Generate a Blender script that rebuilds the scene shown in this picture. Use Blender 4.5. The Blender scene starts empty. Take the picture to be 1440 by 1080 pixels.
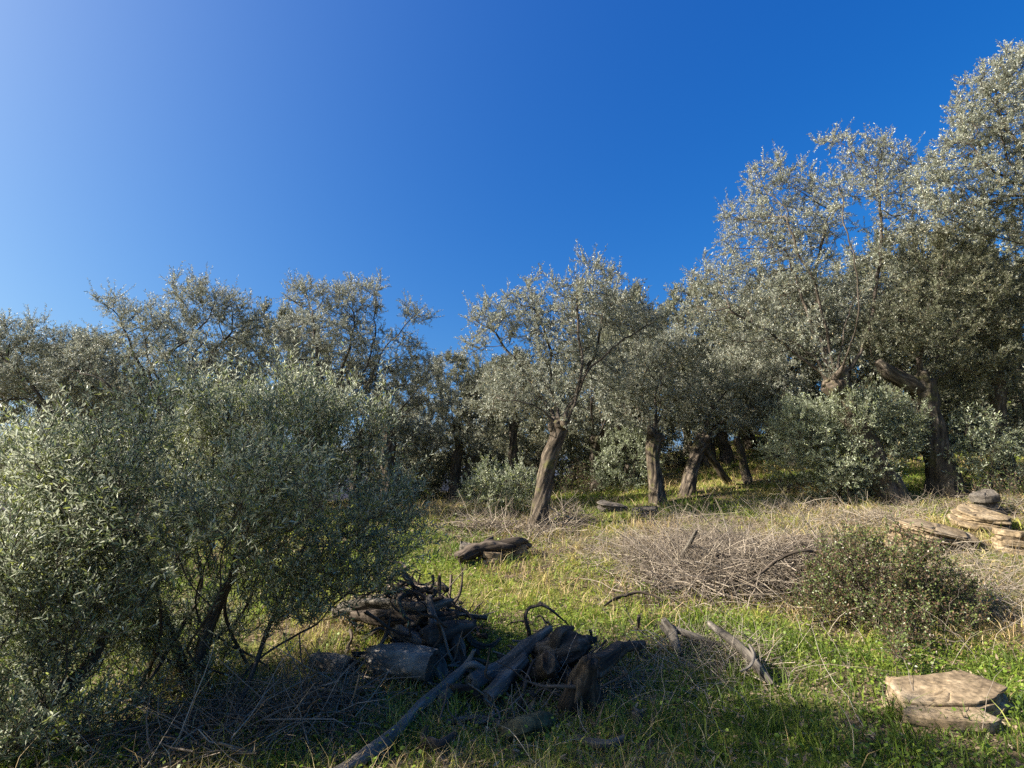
import bpy, math, random
import numpy as np
from mathutils import Vector

R = math.radians
scene = bpy.context.scene
# ------------------------------------------------------------------ camera
PITCH = R(11.0)
EYE = np.array([0.0, 0.0, 1.6])
FPX = 740.0                                    # focal length in pixels of the 1440 px wide photograph
cam_d = bpy.data.cameras.new('camera')
cam = bpy.data.objects.new('camera', cam_d)
scene.collection.objects.link(cam)
scene.camera = cam
cam.location = EYE
cam.rotation_euler = (math.pi / 2 + PITCH, 0, 0)
cam_d.sensor_width = 36.0
cam_d.lens = 36.0 * FPX / 1440.0
cam_d.clip_end = 2000
cam_d.clip_start = 0.05
# ------------------------------------------------------------------ sky and sun
SUN_EL, SUN_AZ = R(35.0), R(-98.0)             # azimuth measured clockwise from the view direction (+Y)
world = bpy.data.worlds.new('World')
scene.world = world
world.use_nodes = True
wn, wl = world.node_tree.nodes, world.node_tree.links
bg = wn['Background']
sky = wn.new('ShaderNodeTexSky')
sky.sky_type = 'NISHITA'
sky.sun_disc = False
sky.sun_elevation = SUN_EL
sky.sun_rotation = SUN_AZ
sky.altitude = 400
sky.air_density = 1.0
sky.dust_density = 4.2
sky.ozone_density = 8.0
hsv = wn.new('ShaderNodeHueSaturation')
hsv.inputs['Saturation'].default_value = 1.25
tint = wn.new('ShaderNodeMix'); tint.data_type = 'RGBA'; tint.blend_type = 'MULTIPLY'
tint.inputs[0].default_value = 1.0; tint.inputs[7].default_value = (1.03, .93, .92, 1)
wl.new(sky.outputs['Color'], hsv.inputs['Color'])
wl.new(hsv.outputs['Color'], tint.inputs[6])
sep, com = wn.new('ShaderNodeSeparateColor'), wn.new('ShaderNodeCombineColor')   # a steadier blue from the sun's side to the far side
pw, sc_ = wn.new('ShaderNodeMath'), wn.new('ShaderNodeMath')
pw.operation, sc_.operation = 'POWER', 'MULTIPLY'
pw.inputs[1].default_value = 0.62; sc_.inputs[1].default_value = 0.87 * 0.213 ** (0.62 - 1)
wl.new(tint.outputs[2], sep.inputs[0])
wl.new(sep.outputs[2], pw.inputs[0]); wl.new(pw.outputs[0], sc_.inputs[0])
cap, mn = wn.new('ShaderNodeMath'), wn.new('ShaderNodeMath')
cap.operation, mn.operation = 'MULTIPLY', 'MINIMUM'
cap.inputs[1].default_value = 1.28
wl.new(sep.outputs[2], cap.inputs[0]); wl.new(cap.outputs[0], mn.inputs[0]); wl.new(sc_.outputs[0], mn.inputs[1])
wl.new(sep.outputs[0], com.inputs[0]); wl.new(sep.outputs[1], com.inputs[1]); wl.new(mn.outputs[0], com.inputs[2])
wl.new(com.outputs[0], bg.inputs['Color'])
bg.inputs['Strength'].default_value = 0.080
sun_d = bpy.data.lights.new('sun', 'SUN')
sun_d.energy = 5.0
sun_d.angle = R(0.5)
sun_d.color = (1.0, 0.93, 0.82)
sun = bpy.data.objects.new('sun', sun_d)
scene.collection.objects.link(sun)
to_sun = Vector((math.cos(SUN_EL) * math.sin(SUN_AZ), math.cos(SUN_EL) * math.cos(SUN_AZ), math.sin(SUN_EL)))
sun.rotation_euler = to_sun.to_track_quat('Z', 'Y').to_euler()
sun.location = (-30, 0, 30)
vs = scene.view_settings
vs.view_transform = 'Standard'
vs.look = 'None'
vs.gamma = 1.0
vs.use_curve_mapping = False
vs.exposure = 1.45
try:
    scene.cycles.max_bounces = 6
    scene.cycles.diffuse_bounces = 3
    scene.cycles.glossy_bounces = 2
    scene.cycles.transmission_bounces = 4
    scene.cycles.use_denoising = False
except Exception:
    pass

# ------------------------------------------------------------------ noise in numpy
def _hash(ix, iy, iz, seed):
    n = (ix * 374761393 + iy * 668265263 + iz * 2147483647 + seed * 144269504) & 0xFFFFFFFF
    n = ((n ^ (n >> 13)) * 1274126177) & 0xFFFFFFFF
    n = ((n ^ (n >> 16)) * 2246822519) & 0xFFFFFFFF
    n = n ^ (n >> 15)
    return n.astype(np.float64) / 4294967295.0

def vnoise(x, y, z=0.0, seed=0):
    x, y, z = np.broadcast_arrays(np.asarray(x, float), np.asarray(y, float), np.asarray(z, float))
    fx, fy, fz = np.floor(x), np.floor(y), np.floor(z)
    ix, iy, iz = fx.astype(np.int64), fy.astype(np.int64), fz.astype(np.int64)
    u, v, w = x - fx, y - fy, z - fz
    u = u * u * (3 - 2 * u); v = v * v * (3 - 2 * v); w = w * w * (3 - 2 * w)
    def h(a, b, c): return _hash(ix + a, iy + b, iz + c, seed)
    x00 = h(0, 0, 0) * (1 - u) + h(1, 0, 0) * u
    x10 = h(0, 1, 0) * (1 - u) + h(1, 1, 0) * u
    x01 = h(0, 0, 1) * (1 - u) + h(1, 0, 1) * u
    x11 = h(0, 1, 1) * (1 - u) + h(1, 1, 1) * u
    return ((x00 * (1 - v) + x10 * v) * (1 - w) + (x01 * (1 - v) + x11 * v) * w) * 2 - 1

def fbm(x, y, z=0.0, seed=0, octaves=4):
    s, a, f = 0.0, 0.5, 1.0
    for k in range(octaves):
        s = s + a * vnoise(np.asarray(x) * f, np.asarray(y) * f, np.asarray(z) * f, seed + k * 17)
        a *= 0.5; f *= 2.03
    return s

# ------------------------------------------------------------------ the shape of the ground
PY = np.array([-60, -6, 0, 4.2, 5.5, 7.0, 8.5, 10, 12, 15, 18, 22, 27, 34, 50, 90, 160, 900.0])
PZ = np.array([-1.2, -.25, 0, 0.0, .10, .36, .62, .86, 1.05, 1.26, 1.40, 1.50, 1.55, 1.35, .3, -3, -8, -40.0])
def ground_h(x, y, fine=True):
    x = np.asarray(x, float); y = np.asarray(y, float)
    b = sum(np.interp(y + d, PY, PZ) for d in (-.9, -.45, 0, .45, .9)) / 5.0
    t = 0.0115 * np.clip(y - 5.0, 0, 18)
    xx = np.where(x > 0, np.minimum(x, 40), 0.45 * np.maximum(x, -40))
    z = b + t * xx
    z = z + 0.03 * np.clip(x - 2, 0, 6) * np.exp(-((y - 4.5) / 2.5) ** 2)
    if fine:
        near = np.clip(1.3 - np.hypot(x, y) / 60.0, 0.0, 1)
        z = z + near * (0.10 * fbm(x * .45, y * .45, 0, 5, 3) + 0.035 * fbm(x * 2.3, y * 2.3, 0, 9, 3))
    return z

def ray(px, py):
    cx, cy = (px - 720.0) / FPX, (540.0 - py) / FPX
    c, s = math.cos(PITCH), math.sin(PITCH)
    return np.array([cx, c - cy * s, s + cy * c])

def P3(px, py, Y):
    d = ray(px, py)
    return EYE + d * (Y / d[1])

def G(px, py, lift=0.0):
    """where the sight line through a photo pixel meets the ground (raised by lift)"""
    d = ray(px, py)
    t = np.linspace(1.5, 45, 2200)
    p = EYE + t[:, None] * d
    g = p[:, 2] - ground_h(p[:, 0], p[:, 1]) - lift
    k = np.argmax(g < 0)
    if g[k] >= 0: k = len(t) - 1
    q = p[k].copy()
    q[2] = float(ground_h(q[0], q[1])) + lift
    return q

def mpp(P):
    """metres per photo pixel at a point"""
    c, s = math.cos(PITCH), math.sin(PITCH)
    return ((P[1] - EYE[1]) * c + (P[2] - EYE[2]) * s) / FPX

# ------------------------------------------------------------------ mesh building
class MB:
    def __init__(self):
        self.v, self.f, self.m, self.a, self.n = [], [], [], [], 0
    def add(self, verts, faces, mat=0, attr=None):
        """faces: list of (k, n) int arrays of one size each; attr: (n,3) per-vertex vector"""
        verts = np.asarray(verts, float).reshape(-1, 3)
        for F in (faces if isinstance(faces, list) else [faces]):
            F = np.asarray(F, np.int64)
            if len(F):
                self.f.append(F + self.n); self.m.append(np.full(len(F), mat, np.int32))
        self.v.append(verts)
        self.a.append(np.zeros_like(verts) if attr is None else np.asarray(attr, float))
        self.n += len(verts)
    def mesh(self, name, mats, smooth=True, origin=None):
        me = bpy.data.meshes.new(name)
        V = np.concatenate(self.v)
        if origin is not None: V = V - np.asarray(origin)
        A = np.concatenate(self.a)
        me.vertices.add(len(V))
        me.vertices.foreach_set('co', V.astype(np.float32).ravel())
        sizes = np.concatenate([np.full(len(F), F.shape[1], np.int32) for F in self.f])
        loops = np.concatenate([F.ravel() for F in self.f]).astype(np.int32)
        me.loops.add(len(loops))
        me.loops.foreach_set('vertex_index', loops)
        me.polygons.add(len(sizes))
        starts = np.zeros(len(sizes), np.int32); starts[1:] = np.cumsum(sizes)[:-1]
        me.polygons.foreach_set('loop_start', starts)
        me.polygons.foreach_set('material_index', np.concatenate(self.m))
        at = me.attributes.new('grain', 'FLOAT_VECTOR', 'POINT')
        at.data.foreach_set('vector', A.astype(np.float32).ravel())
        for m in mats: me.materials.append(m)
        me.update(calc_edges=True)
        me.shade_smooth() if smooth else me.shade_flat()
        return me

def link(name, me, parent=None, loc=None):
    o = bpy.data.objects.new(name, me)
    scene.collection.objects.link(o)
    if parent is not None: o.parent = parent
    if loc is not None: o.location = loc
    return o

def tag(o, label=None, cat=None, group=None, kind=None):
    if label: o['label'] = label
    if cat: o['category'] = cat
    if group: o['group'] = group
    if kind: o['kind'] = kind
    return o

def norm(v):
    return v / np.maximum(np.linalg.norm(v, axis=-1, keepdims=True), 1e-9)

def resample(pts, rad, step):
    pts = np.asarray(pts, float); rad = np.asarray(rad, float)
    if len(pts) == 2:
        pts = np.stack([pts[0], pts.mean(0), pts[1]]); rad = np.array([rad[0], rad.mean(), rad[-1]])
    P = np.concatenate([[2 * pts[0] - pts[1]], pts, [2 * pts[-1] - pts[-2]]])
    out, ro = [], []
    for i in range(len(pts) - 1):
        n = max(2, int(np.linalg.norm(pts[i + 1] - pts[i]) / step))
        t = np.arange(n)[:, None] / n
        a, b, c, d = P[i], P[i + 1], P[i + 2], P[i + 3]
        out.append(0.5 * (2 * b + (c - a) * t + (2 * a - 5 * b + 4 * c - d) * t ** 2 + (3 * b - a - 3 * c + d) * t ** 3))
        s = t[:, 0]; s = s * s * (3 - 2 * s)
        ro.append(rad[i] * (1 - s) + rad[i + 1] * s)
    out.append(pts[-1:]); ro.append(rad[-1:])
    return np.concatenate(out), np.concatenate(ro)

def frames(P):
    T = norm(np.gradient(P, axis=0))
    N = np.zeros_like(T)
    a = np.array([0, 0, 1.0]) if abs(T[0][2]) < .9 else np.array([1.0, 0, 0])
    n = np.cross(T[0], a); n /= np.linalg.norm(n)
    for i in range(len(P)):
        n = n - T[i] * (n @ T[i]); n = n / max(np.linalg.norm(n), 1e-9); N[i] = n
    return T, N, np.cross(T, N)

def rng_jag(n, seed):
    q = np.random.default_rng(int(seed) + 900)
    a = np.linspace(0, 2 * np.pi, n, endpoint=False)
    return .45 + .5 * np.cos(a + q.uniform(0, 6.28)) + q.uniform(-.45, .6, n)

def tube(mb, pts, rad, sides=8, step=None, rough=0.0, ridge=0.0, lump=0.0, seed=0, caps=(None, None), mat=0, twist=0.0, wob=0.0, flare=0.0):
    """a gnarled limb along pts; caps: None open, 'round' closed, or a material number for a sawn end"""
    P, r = resample(pts, rad, step) if step else (np.asarray(pts, float), np.asarray(rad, float))
    if wob:
        s = np.linspace(0, 1, len(P)) * len(P) * (step or .1) * 2.2
        w = np.stack([vnoise(s, seed * 7.3 + k * 31.7, 0, seed) for k in range(3)], 1)
        P = P + w * wob * np.minimum(1, np.linspace(0, 3, len(P)))[:, None]
    T, N, B = frames(P)
    L = np.concatenate([[0], np.cumsum(np.linalg.norm(np.diff(P, axis=0), axis=1))])
    th = np.linspace(0, 2 * np.pi, sides, endpoint=False)
    TH = th[None, :] + twist * L[:, None]
    c, s = np.cos(TH), np.sin(TH)
    rr = np.repeat(r[:, None], sides, 1)
    k = 1.0
    if rough: k = k + rough * fbm(c * 2.2 + seed, s * 2.2, L[:, None] * 6.0, seed, 4)
    if rough > .25: k = k + .16 * vnoise(c * 6 + seed, s * 6, L[:, None] * 9, seed + 21) - .22 * np.maximum(0, vnoise(c * 3.5, s * 3.5 + seed, L[:, None] * 1.6, seed + 31) - .35)
    if ridge:
        g = fbm(np.cos(th)[None, :] * 3.4 + seed * 3, np.sin(th)[None, :] * 3.4, L[:, None] * 1.1, seed + 3, 3)
        k = k + ridge * (1 - 2.6 * np.abs(g))
    if lump: k = k + lump * vnoise(c * .9 + seed, s * .9 + L[:, None] * 2.2, L[:, None] * 3.1, seed + 11)
    if flare:
        k = k + flare * np.exp(-L[:, None] / .16) * (.65 + .8 * vnoise(np.cos(th)[None, :] * 1.9, np.sin(th)[None, :] * 1.9, seed * 1.7, seed + 5))
    rr = rr * k
    cN, sB = np.cos(th)[None, :, None], np.sin(th)[None, :, None]
    if twist:
        cN, sB = np.cos(TH)[..., None], np.sin(TH)[..., None]
    V = P[:, None, :] + rr[..., None] * (cN * N[:, None, :] + sB * B[:, None, :])
    n = len(P)
    A = np.stack([np.cos(th)[None, :] * r[:, None] * 1.0, np.sin(th)[None, :] * r[:, None] * 1.0, np.repeat(L[:, None], sides, 1)], -1) + seed * 3.7
    i, j = np.meshgrid(np.arange(n - 1), np.arange(sides), indexing='ij')
    j2 = (j + 1) % sides
    F = np.stack([i * sides + j, i * sides + j2, (i + 1) * sides + j2, (i + 1) * sides + j], -1).reshape(-1, 4)
    mb.add(V.reshape(-1, 3), F, mat, A.reshape(-1, 3))
    for end, cap in ((0, caps[0]), (n - 1, caps[1])):
        if cap is None: continue
        ring = V[end]; cen = P[end]; sg = -1 if end == 0 else 1
        if cap == 'broken':
            jag = rng_jag(sides, seed + end)
            m1 = cen + (ring - cen) * .8 + sg * T[end] * (r[end] * jag)[:, None]
            tip = cen - sg * T[end] * r[end] * .3
            cm = mat
        elif cap == 'round':
            m1 = cen + (ring - cen) * .6 + sg * T[end] * r[end] * .35
            tip = cen + sg * T[end] * r[end] * .5
            cm = mat
        else:
            m1 = cen + (ring - cen) * .55 + sg * T[end] * r[end] * .03 * np.cos(np.arange(sides) * 2.3)[:, None]
            tip = cen + 0 * T[end]; cm = cap
        vv = np.concatenate([ring, m1, [tip]])
        a = np.arange(sides); b = (a + 1) % sides
        q = np.stack([a, a + sides, b + sides, b], 1) if sg > 0 else np.stack([a, b, b + sides, a + sides], 1)
        q = q[:, ::-1]
        t = np.stack([a + sides, b + sides, np.full(sides, 2 * sides)], 1)
        if sg < 0: t = t[:, ::-1]
        mb.add(vv, [q, t], cm, np.repeat(A[end].mean(0)[None], len(vv), 0) + (vv - cen))
    return V

# ------------------------------------------------------------------ materials
def new_mat(name):
    m = bpy.data.materials.new(name); m.use_nodes = True
    nt = m.node_tree
    return m, nt.nodes, nt.links, nt.nodes['Principled BSDF']

def ramp(nodes, stops):
    r = nodes.new('ShaderNodeValToRGB')
    e = r.color_ramp.elements
    while len(e) < len(stops): e.new(0.5)
    for k, (p, c) in enumerate(stops):
        e[k].position = p; e[k].color = (*c, 1)
    return r

def noise_node(nodes, links, scale, detail=4, vec=None, rough=.55):
    n = nodes.new('ShaderNodeTexNoise')
    n.inputs['Scale'].default_value = scale; n.inputs['Detail'].default_value = detail
    n.inputs['Roughness'].default_value = rough
    if vec is not None: links.new(vec, n.inputs['Vector'])
    return n

def mixc(nodes, links, fac, a, b, mode='MIX'):
    m = nodes.new('ShaderNodeMix'); m.data_type = 'RGBA'; m.blend_type = mode
    for sock, val in ((m.inputs[0], fac), (m.inputs[6], a), (m.inputs[7], b)):
        if isinstance(val, (int, float)): sock.default_value = val
        elif isinstance(val, tuple): sock.default_value = (*val, 1)
        else: links.new(val, sock)
    return m.outputs[2]

def leaf_mat(name, top, under, var=(0.68, 1.36), rough=.42, trans=.18, spec=.5, alt=None, alt_amt=.12):
    m, n, l, p = new_mat(name)
    geo = n.new('ShaderNodeNewGeometry')
    base = mixc(n, l, geo.outputs['Backfacing'], top, under)
    if alt:
        mr = n.new('ShaderNodeMath'); mr.operation = 'FRACT'
        mm = n.new('ShaderNodeMath'); mm.operation = 'MULTIPLY'; mm.inputs[1].default_value = 17.31
        l.new(geo.outputs['Random Per Island'], mm.inputs[0]); l.new(mm.outputs[0], mr.inputs[0])
        lt = n.new('ShaderNodeMath'); lt.operation = 'LESS_THAN'; lt.inputs[1].default_value = alt_amt
        l.new(mr.outputs[0], lt.inputs[0])
        base = mixc(n, l, lt.outputs[0], base, alt)
    mp = n.new('ShaderNodeMapRange')
    mp.inputs['To Min'].default_value, mp.inputs['To Max'].default_value = var
    l.new(geo.outputs['Random Per Island'], mp.inputs['Value'])
    hs = n.new('ShaderNodeHueSaturation')
    l.new(base, hs.inputs['Color']); l.new(mp.outputs[0], hs.inputs['Value'])
    l.new(hs.outputs[0], p.inputs['Base Color'])
    p.inputs['Roughness'].default_value = rough
    p.inputs['Specular IOR Level'].default_value = spec
    tr = n.new('ShaderNodeBsdfTranslucent')
    l.new(hs.outputs[0], tr.inputs['Color'])
    mx = n.new('ShaderNodeMixShader'); mx.inputs[0].default_value = trans
    l.new(p.outputs[0], mx.inputs[1]); l.new(tr.outputs[0], mx.inputs[2])
    l.new(mx.outputs[0], n['Material Output'].inputs['Surface'])
    return m

def wood_mat(name, dark, mid, light, lichen=None, across=14, along=2.2, bump=.6, rough=.9):
    m, n, l, p = new_mat(name)
    at = n.new('ShaderNodeAttribute'); at.attribute_name = 'grain'
    mp = n.new('ShaderNodeMapping'); mp.inputs['Scale'].default_value = (across, across, along)
    l.new(at.outputs['Vector'], mp.inputs['Vector'])
    n1 = noise_node(n, l, 1.0, 6, mp.outputs[0], .62)
    r = ramp(n, [(.30, dark), (.52, mid), (.72, light)])
    l.new(n1.outputs[0], r.inputs[0])
    col = r.outputs[0]
    if lichen:
        tc = n.new('ShaderNodeTexCoord')
        n2 = noise_node(n, l, 5.0, 5, tc.outputs['Object'], .6)
        r2 = ramp(n, [(.54, (0, 0, 0)), (.64, (1, 1, 1))]); l.new(n2.outputs[0], r2.inputs[0])
        col = mixc(n, l, r2.outputs[0], col, lichen)
    l.new(col, p.inputs['Base Color'])
    p.inputs['Roughness'].default_value = rough
    p.inputs['Specular IOR Level'].default_value = .2
    b = n.new('ShaderNodeBump'); b.inputs['Strength'].default_value = bump; b.inputs['Distance'].default_value = .02
    l.new(n1.outputs[0], b.inputs['Height']); l.new(b.outputs[0], p.inputs['Normal'])
    return m

def blade_mat(name, stops, trans=.3, rough=.55):
    """colour of each blade from the first number of its 'grain' attribute (its own pigment)"""
    m, n, l, p = new_mat(name)
    at = n.new('ShaderNodeAttribute'); at.attribute_name = 'grain'
    sx = n.new('ShaderNodeSeparateXYZ'); l.new(at.outputs['Vector'], sx.inputs[0])
    r = ramp(n, stops); l.new(sx.outputs[0], r.inputs[0])
    hs = n.new('ShaderNodeHueSaturation'); l.new(r.outputs[0], hs.inputs['Color']); l.new(sx.outputs[1], hs.inputs['Value'])
    l.new(hs.outputs[0], p.inputs['Base Color'])
    p.inputs['Roughness'].default_value = rough; p.inputs['Specular IOR Level'].default_value = .3
    tr = n.new('ShaderNodeBsdfTranslucent'); l.new(hs.outputs[0], tr.inputs['Color'])
    mx = n.new('ShaderNodeMixShader'); mx.inputs[0].default_value = trans
    l.new(p.outputs[0], mx.inputs[1]); l.new(tr.outputs[0], mx.inputs[2])
    l.new(mx.outputs[0], n['Material Output'].inputs['Surface'])
    return m

def rock_mat(name, dark, mid, light, scale=3.0):
    m, n, l, p = new_mat(name)
    tc = n.new('ShaderNodeTexCoord')
    mp = n.new('ShaderNodeMapping'); mp.inputs['Scale'].default_value = (1, 1, 5); mp.inputs['Rotation'].default_value = (.12, .2, 0)
    l.new(tc.outputs['Object'], mp.inputs['Vector'])
    n1 = noise_node(n, l, scale, 8, mp.outputs[0], .65)
    r = ramp(n, [(.30, dark), (.50, mid), (.70, light)]); l.new(n1.outputs[0], r.inputs[0])
    n2 = noise_node(n, l, 30, 4, tc.outputs['Object'])
    r2 = ramp(n, [(.35, (.55, .55, .55)), (.65, (1.2, 1.2, 1.2))]); l.new(n2.outputs[0], r2.inputs[0])
    l.new(mixc(n, l, 1.0, r.outputs[0], r2.outputs[0], 'MULTIPLY'), p.inputs['Base Color'])
    p.inputs['Roughness'].default_value = .9; p.inputs['Specular IOR Level'].default_value = .2
    b = n.new('ShaderNodeBump'); b.inputs['Strength'].default_value = .7; b.inputs['Distance'].default_value = .03
    l.new(n1.outputs[0], b.inputs['Height']); l.new(b.outputs[0], p.inputs['Normal'])
    return m

M = {}
M['olive'] = leaf_mat('olive_leaf', (.175, .19, .125), (.44, .45, .385), rough=.5, trans=.2, spec=.35, alt=(.34, .28, .16), alt_amt=.06)
M['olive_dark'] = leaf_mat('olive_leaf_dark', (.11, .12, .065), (.30, .30, .22), rough=.5, trans=.2, spec=.35, alt=(.25, .21, .11), alt_amt=.05)  # darker olive leaf; backlit left crowns get their shade from this colour
M['bush_leaf'] = leaf_mat('olive_bush_leaf', (.18, .215, .105), (.44, .46, .345), rough=.4, trans=.38, spec=.45, alt=(.30, .33, .09), alt_amt=.12)
M['sucker_leaf'] = leaf_mat('olive_sucker_leaf', (.20, .23, .125), (.42, .45, .33), trans=.28, alt=(.24, .26, .1), alt_amt=.08)
M['green_leaf'] = leaf_mat('shrub_leaf_green', (.09, .125, .03), (.15, .18, .06), alt=(.13, .08, .045), alt_amt=.38)
M['deep_leaf'] = leaf_mat('shrub_leaf_deep', (.03, .06, .015), (.06, .09, .03), alt=(.1, .12, .03), alt_amt=.1)
M['bark'] = wood_mat('olive_bark', (.014, .011, .009), (.085, .066, .048), (.25, .20, .15), lichen=(.10, .092, .04), across=20, along=4.0, bump=1.0)
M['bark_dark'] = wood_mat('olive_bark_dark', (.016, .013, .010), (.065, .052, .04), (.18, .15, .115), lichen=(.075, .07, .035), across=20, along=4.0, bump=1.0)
M['branch'] = wood_mat('olive_branch', (.025, .02, .016), (.075, .06, .047), (.17, .14, .11), across=22, along=5, bump=.4)
M['twig'] = wood_mat('olive_twig', (.05, .04, .032), (.085, .068, .053), (.13, .105, .08), bump=0)
M['grey_wood'] = wood_mat('weathered_wood', (.028, .023, .018), (.11, .095, .078), (.27, .24, .20), across=26, along=1.8, bump=1.0)
M['pale_wood'] = wood_mat('bleached_wood', (.05, .044, .038), (.175, .155, .132), (.33, .30, .26), across=26, along=1.8, bump=1.0)
M['dark_wood'] = wood_mat('rotten_wood', (.016, .012, .010), (.065, .05, .038), (.19, .15, .115), across=24, along=2.4, bump=1.0)
M['log_bark'] = wood_mat('log_bark', (.04, .035, .03), (.17, .15, .125), (.36, .32, .265), across=11, along=4, bump=.9)
M['cut'] = wood_mat('sawn_end', (.03, .024, .019), (.07, .055, .042), (.12, .10, .075), across=30, along=30, bump=.3)  # ends face away from the sun; their shade is painted into this dark
M['rock'] = rock_mat('tan_schist', (.06, .042, .026), (.26, .192, .118), (.44, .345, .23))
M['rock_grey'] = rock_mat('grey_schist', (.035, .03, .025), (.115, .098, .082), (.24, .21, .175))
M['moss_rock'] = rock_mat('mossy_wood', (.035, .03, .02), (.12, .10, .05), (.23, .19, .10))
M['brush'] = blade_mat('dry_twigs', [(0, (.10, .075, .055)), (.5, (.24, .195, .15)), (1, (.45, .38, .295))], trans=0, rough=.85)
M['grass'] = blade_mat('grass_blades', [(0, (.055, .095, .014)), (.35, (.17, .235, .028)), (.62, (.34, .35, .06)), (.8, (.46, .38, .14)), (1, (.58, .46, .22))], trans=.38)
M['straw'] = blade_mat('straw_blades', [(0, (.20, .115, .05)), (.5, (.42, .30, .135)), (1, (.62, .50, .28))], trans=.22)
M['clover'] = blade_mat('clover_leaves', [(0, (.05, .10, .014)), (.5, (.16, .235, .03)), (1, (.23, .27, .045))], trans=.35, rough=.45)
M['litter'] = blade_mat('leaf_litter', [(0, (.09, .06, .035)), (.5, (.23, .165, .10)), (1, (.40, .32, .22))], trans=.05, rough=.8)
M['flower'] = blade_mat('dry_seed_heads', [(0, (.55, .5, .42)), (1, (.8, .78, .7))], trans=.2)

def ground_mat():
    m, n, l, p = new_mat('meadow_soil')
    tc = n.new('ShaderNodeTexCoord')
    n1 = noise_node(n, l, 0.9, 8, tc.outputs['Object'], .6)
    n2 = noise_node(n, l, 14, 6, tc.outputs['Object'], .65)
    soil = ramp(n, [(.3, (.05, .037, .024)), (.5, (.12, .088, .055)), (.7, (.26, .20, .125))]); l.new(n2.outputs[0], soil.inputs[0])
    green = ramp(n, [(.3, (.05, .065, .014)), (.5, (.13, .16, .03)), (.72, (.26, .25, .06))]); l.new(n2.outputs[0], green.inputs[0])
    k = ramp(n, [(.44, (0, 0, 0)), (.56, (1, 1, 1))]); l.new(n1.outputs[0], k.inputs[0])
    l.new(mixc(n, l, k.outputs[0], soil.outputs[0], green.outputs[0]), p.inputs['Base Color'])
    p.inputs['Roughness'].default_value = .95; p.inputs['Specular IOR Level'].default_value = .1
    b = n.new('ShaderNodeBump'); b.inputs['Strength'].default_value = .8; b.inputs['Distance'].default_value = .04
    l.new(n2.outputs[0], b.inputs['Height']); l.new(b.outputs[0], p.inputs['Normal'])
    return m
M['ground'] = ground_mat()

# ------------------------------------------------------------------ ground
def build_ground():
    u = np.linspace(-1, 1, 361)
    g = np.sign(u) * (np.abs(u) * 14 + np.abs(u) ** 6 * 600)
    X, Y = np.meshgrid(g, g + 8, indexing='ij')
    Z = ground_h(X, Y)
    n = len(u)
    i, j = np.meshgrid(np.arange(n - 1), np.arange(n - 1), indexing='ij')
    F = np.stack([i * n + j, (i + 1) * n + j, (i + 1) * n + j + 1, i * n + j + 1], -1).reshape(-1, 4)
    mb = MB(); mb.add(np.stack([X, Y, Z], -1).reshape(-1, 3), F)
    tag(link('ground', mb.mesh('ground', [M['ground']])), kind='structure')
build_ground()

# ------------------------------------------------------------------ branching
def colonize(pos, par, att, step, kill, rng, iters=140, jit=.16, lift=.05):
    pos = list(pos); par = list(par)
    A = att.copy()
    P = np.array(pos)
    d = np.full(len(A), 1e9); ix = np.zeros(len(A), int)
    for c in range(0, len(P), 400):
        D = np.linalg.norm(A[:, None] - P[None, c:c + 400], axis=2)
        k = D.argmin(1); dd = D[np.arange(len(A)), k]
        b = dd < d; d[b] = dd[b]; ix[b] = k[b] + c
    for it in range(iters):
        al = d > kill
        A, d, ix = A[al], d[al], ix[al]
        if len(A) < 4 or len(P) > 9000: break
        S = np.zeros((len(P), 3))
        np.add.at(S, ix, norm(A - P[ix]))
        u = np.unique(ix)
        D = norm(norm(S[u]) + rng.normal(0, jit, (len(u), 3)) + np.array([0, 0, lift]))
        new = P[u] + D * step
        base = len(P)
        P = np.concatenate([P, new]); par += list(u)
        DD = np.linalg.norm(A[:, None] - new[None], axis=2)
        k = DD.argmin(1); dd = DD[np.arange(len(A)), k]
        b = dd < d; d[b] = dd[b]; ix[b] = k[b] + base
    return P, np.array(par)

def descend(par):
    cnt = np.zeros(len(par)); ch = np.bincount(par[par >= 0], minlength=len(par))
    tips = np.where(ch == 0, 1.0, 0.0)
    for i in range(len(par) - 1, 0, -1):
        if par[i] >= 0: tips[par[i]] += tips[i]
    return tips, ch

def branches(mb, P, par, tip_r, expo, rmax, seed, head_r=0.0):
    tips, ch = descend(par)
    r = np.minimum(tip_r * tips ** (1 / expo), rmax)
    if head_r:
        dd = np.linalg.norm(P - P[0], axis=1)
        r = np.where(tips > 12, np.maximum(r, head_r * np.minimum(1, .5 + tips / tips[0]) * .72 * np.exp(-dd / .42)), r)
    kids = [[] for _ in par]
    for i, p in enumerate(par):
        if p >= 0: kids[p].append(i)
    stack = [(k, 0) for k in kids[0]]
    todo = [(0, k) for k in kids[0]]
    while todo:
        a, b = todo.pop()
        chain = [a, b]
        while kids[chain[-1]]:
            ks = sorted(kids[chain[-1]], key=lambda q: -tips[q])
            for q in ks[1:]: todo.append((chain[-1], q))
            chain.append(ks[0])
        pts = P[chain].copy()
        if len(pts) > 4:
            pts[1:-1] = .25 * pts[:-2] + .5 * pts[1:-1] + .25 * pts[2:]
        rr = r[chain].copy(); rr[0] = rr[1]
        rr = np.linspace(1, .85, len(rr)) * rr
        big = rr.max()
        sides = 9 if big > .045 else 6 if big > .018 else 4 if big > .009 else 3
        tube(mb, pts, rr, sides, rough=.12 if sides > 5 else 0, seed=(seed + len(chain)) % 97)
    return r, tips

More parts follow.
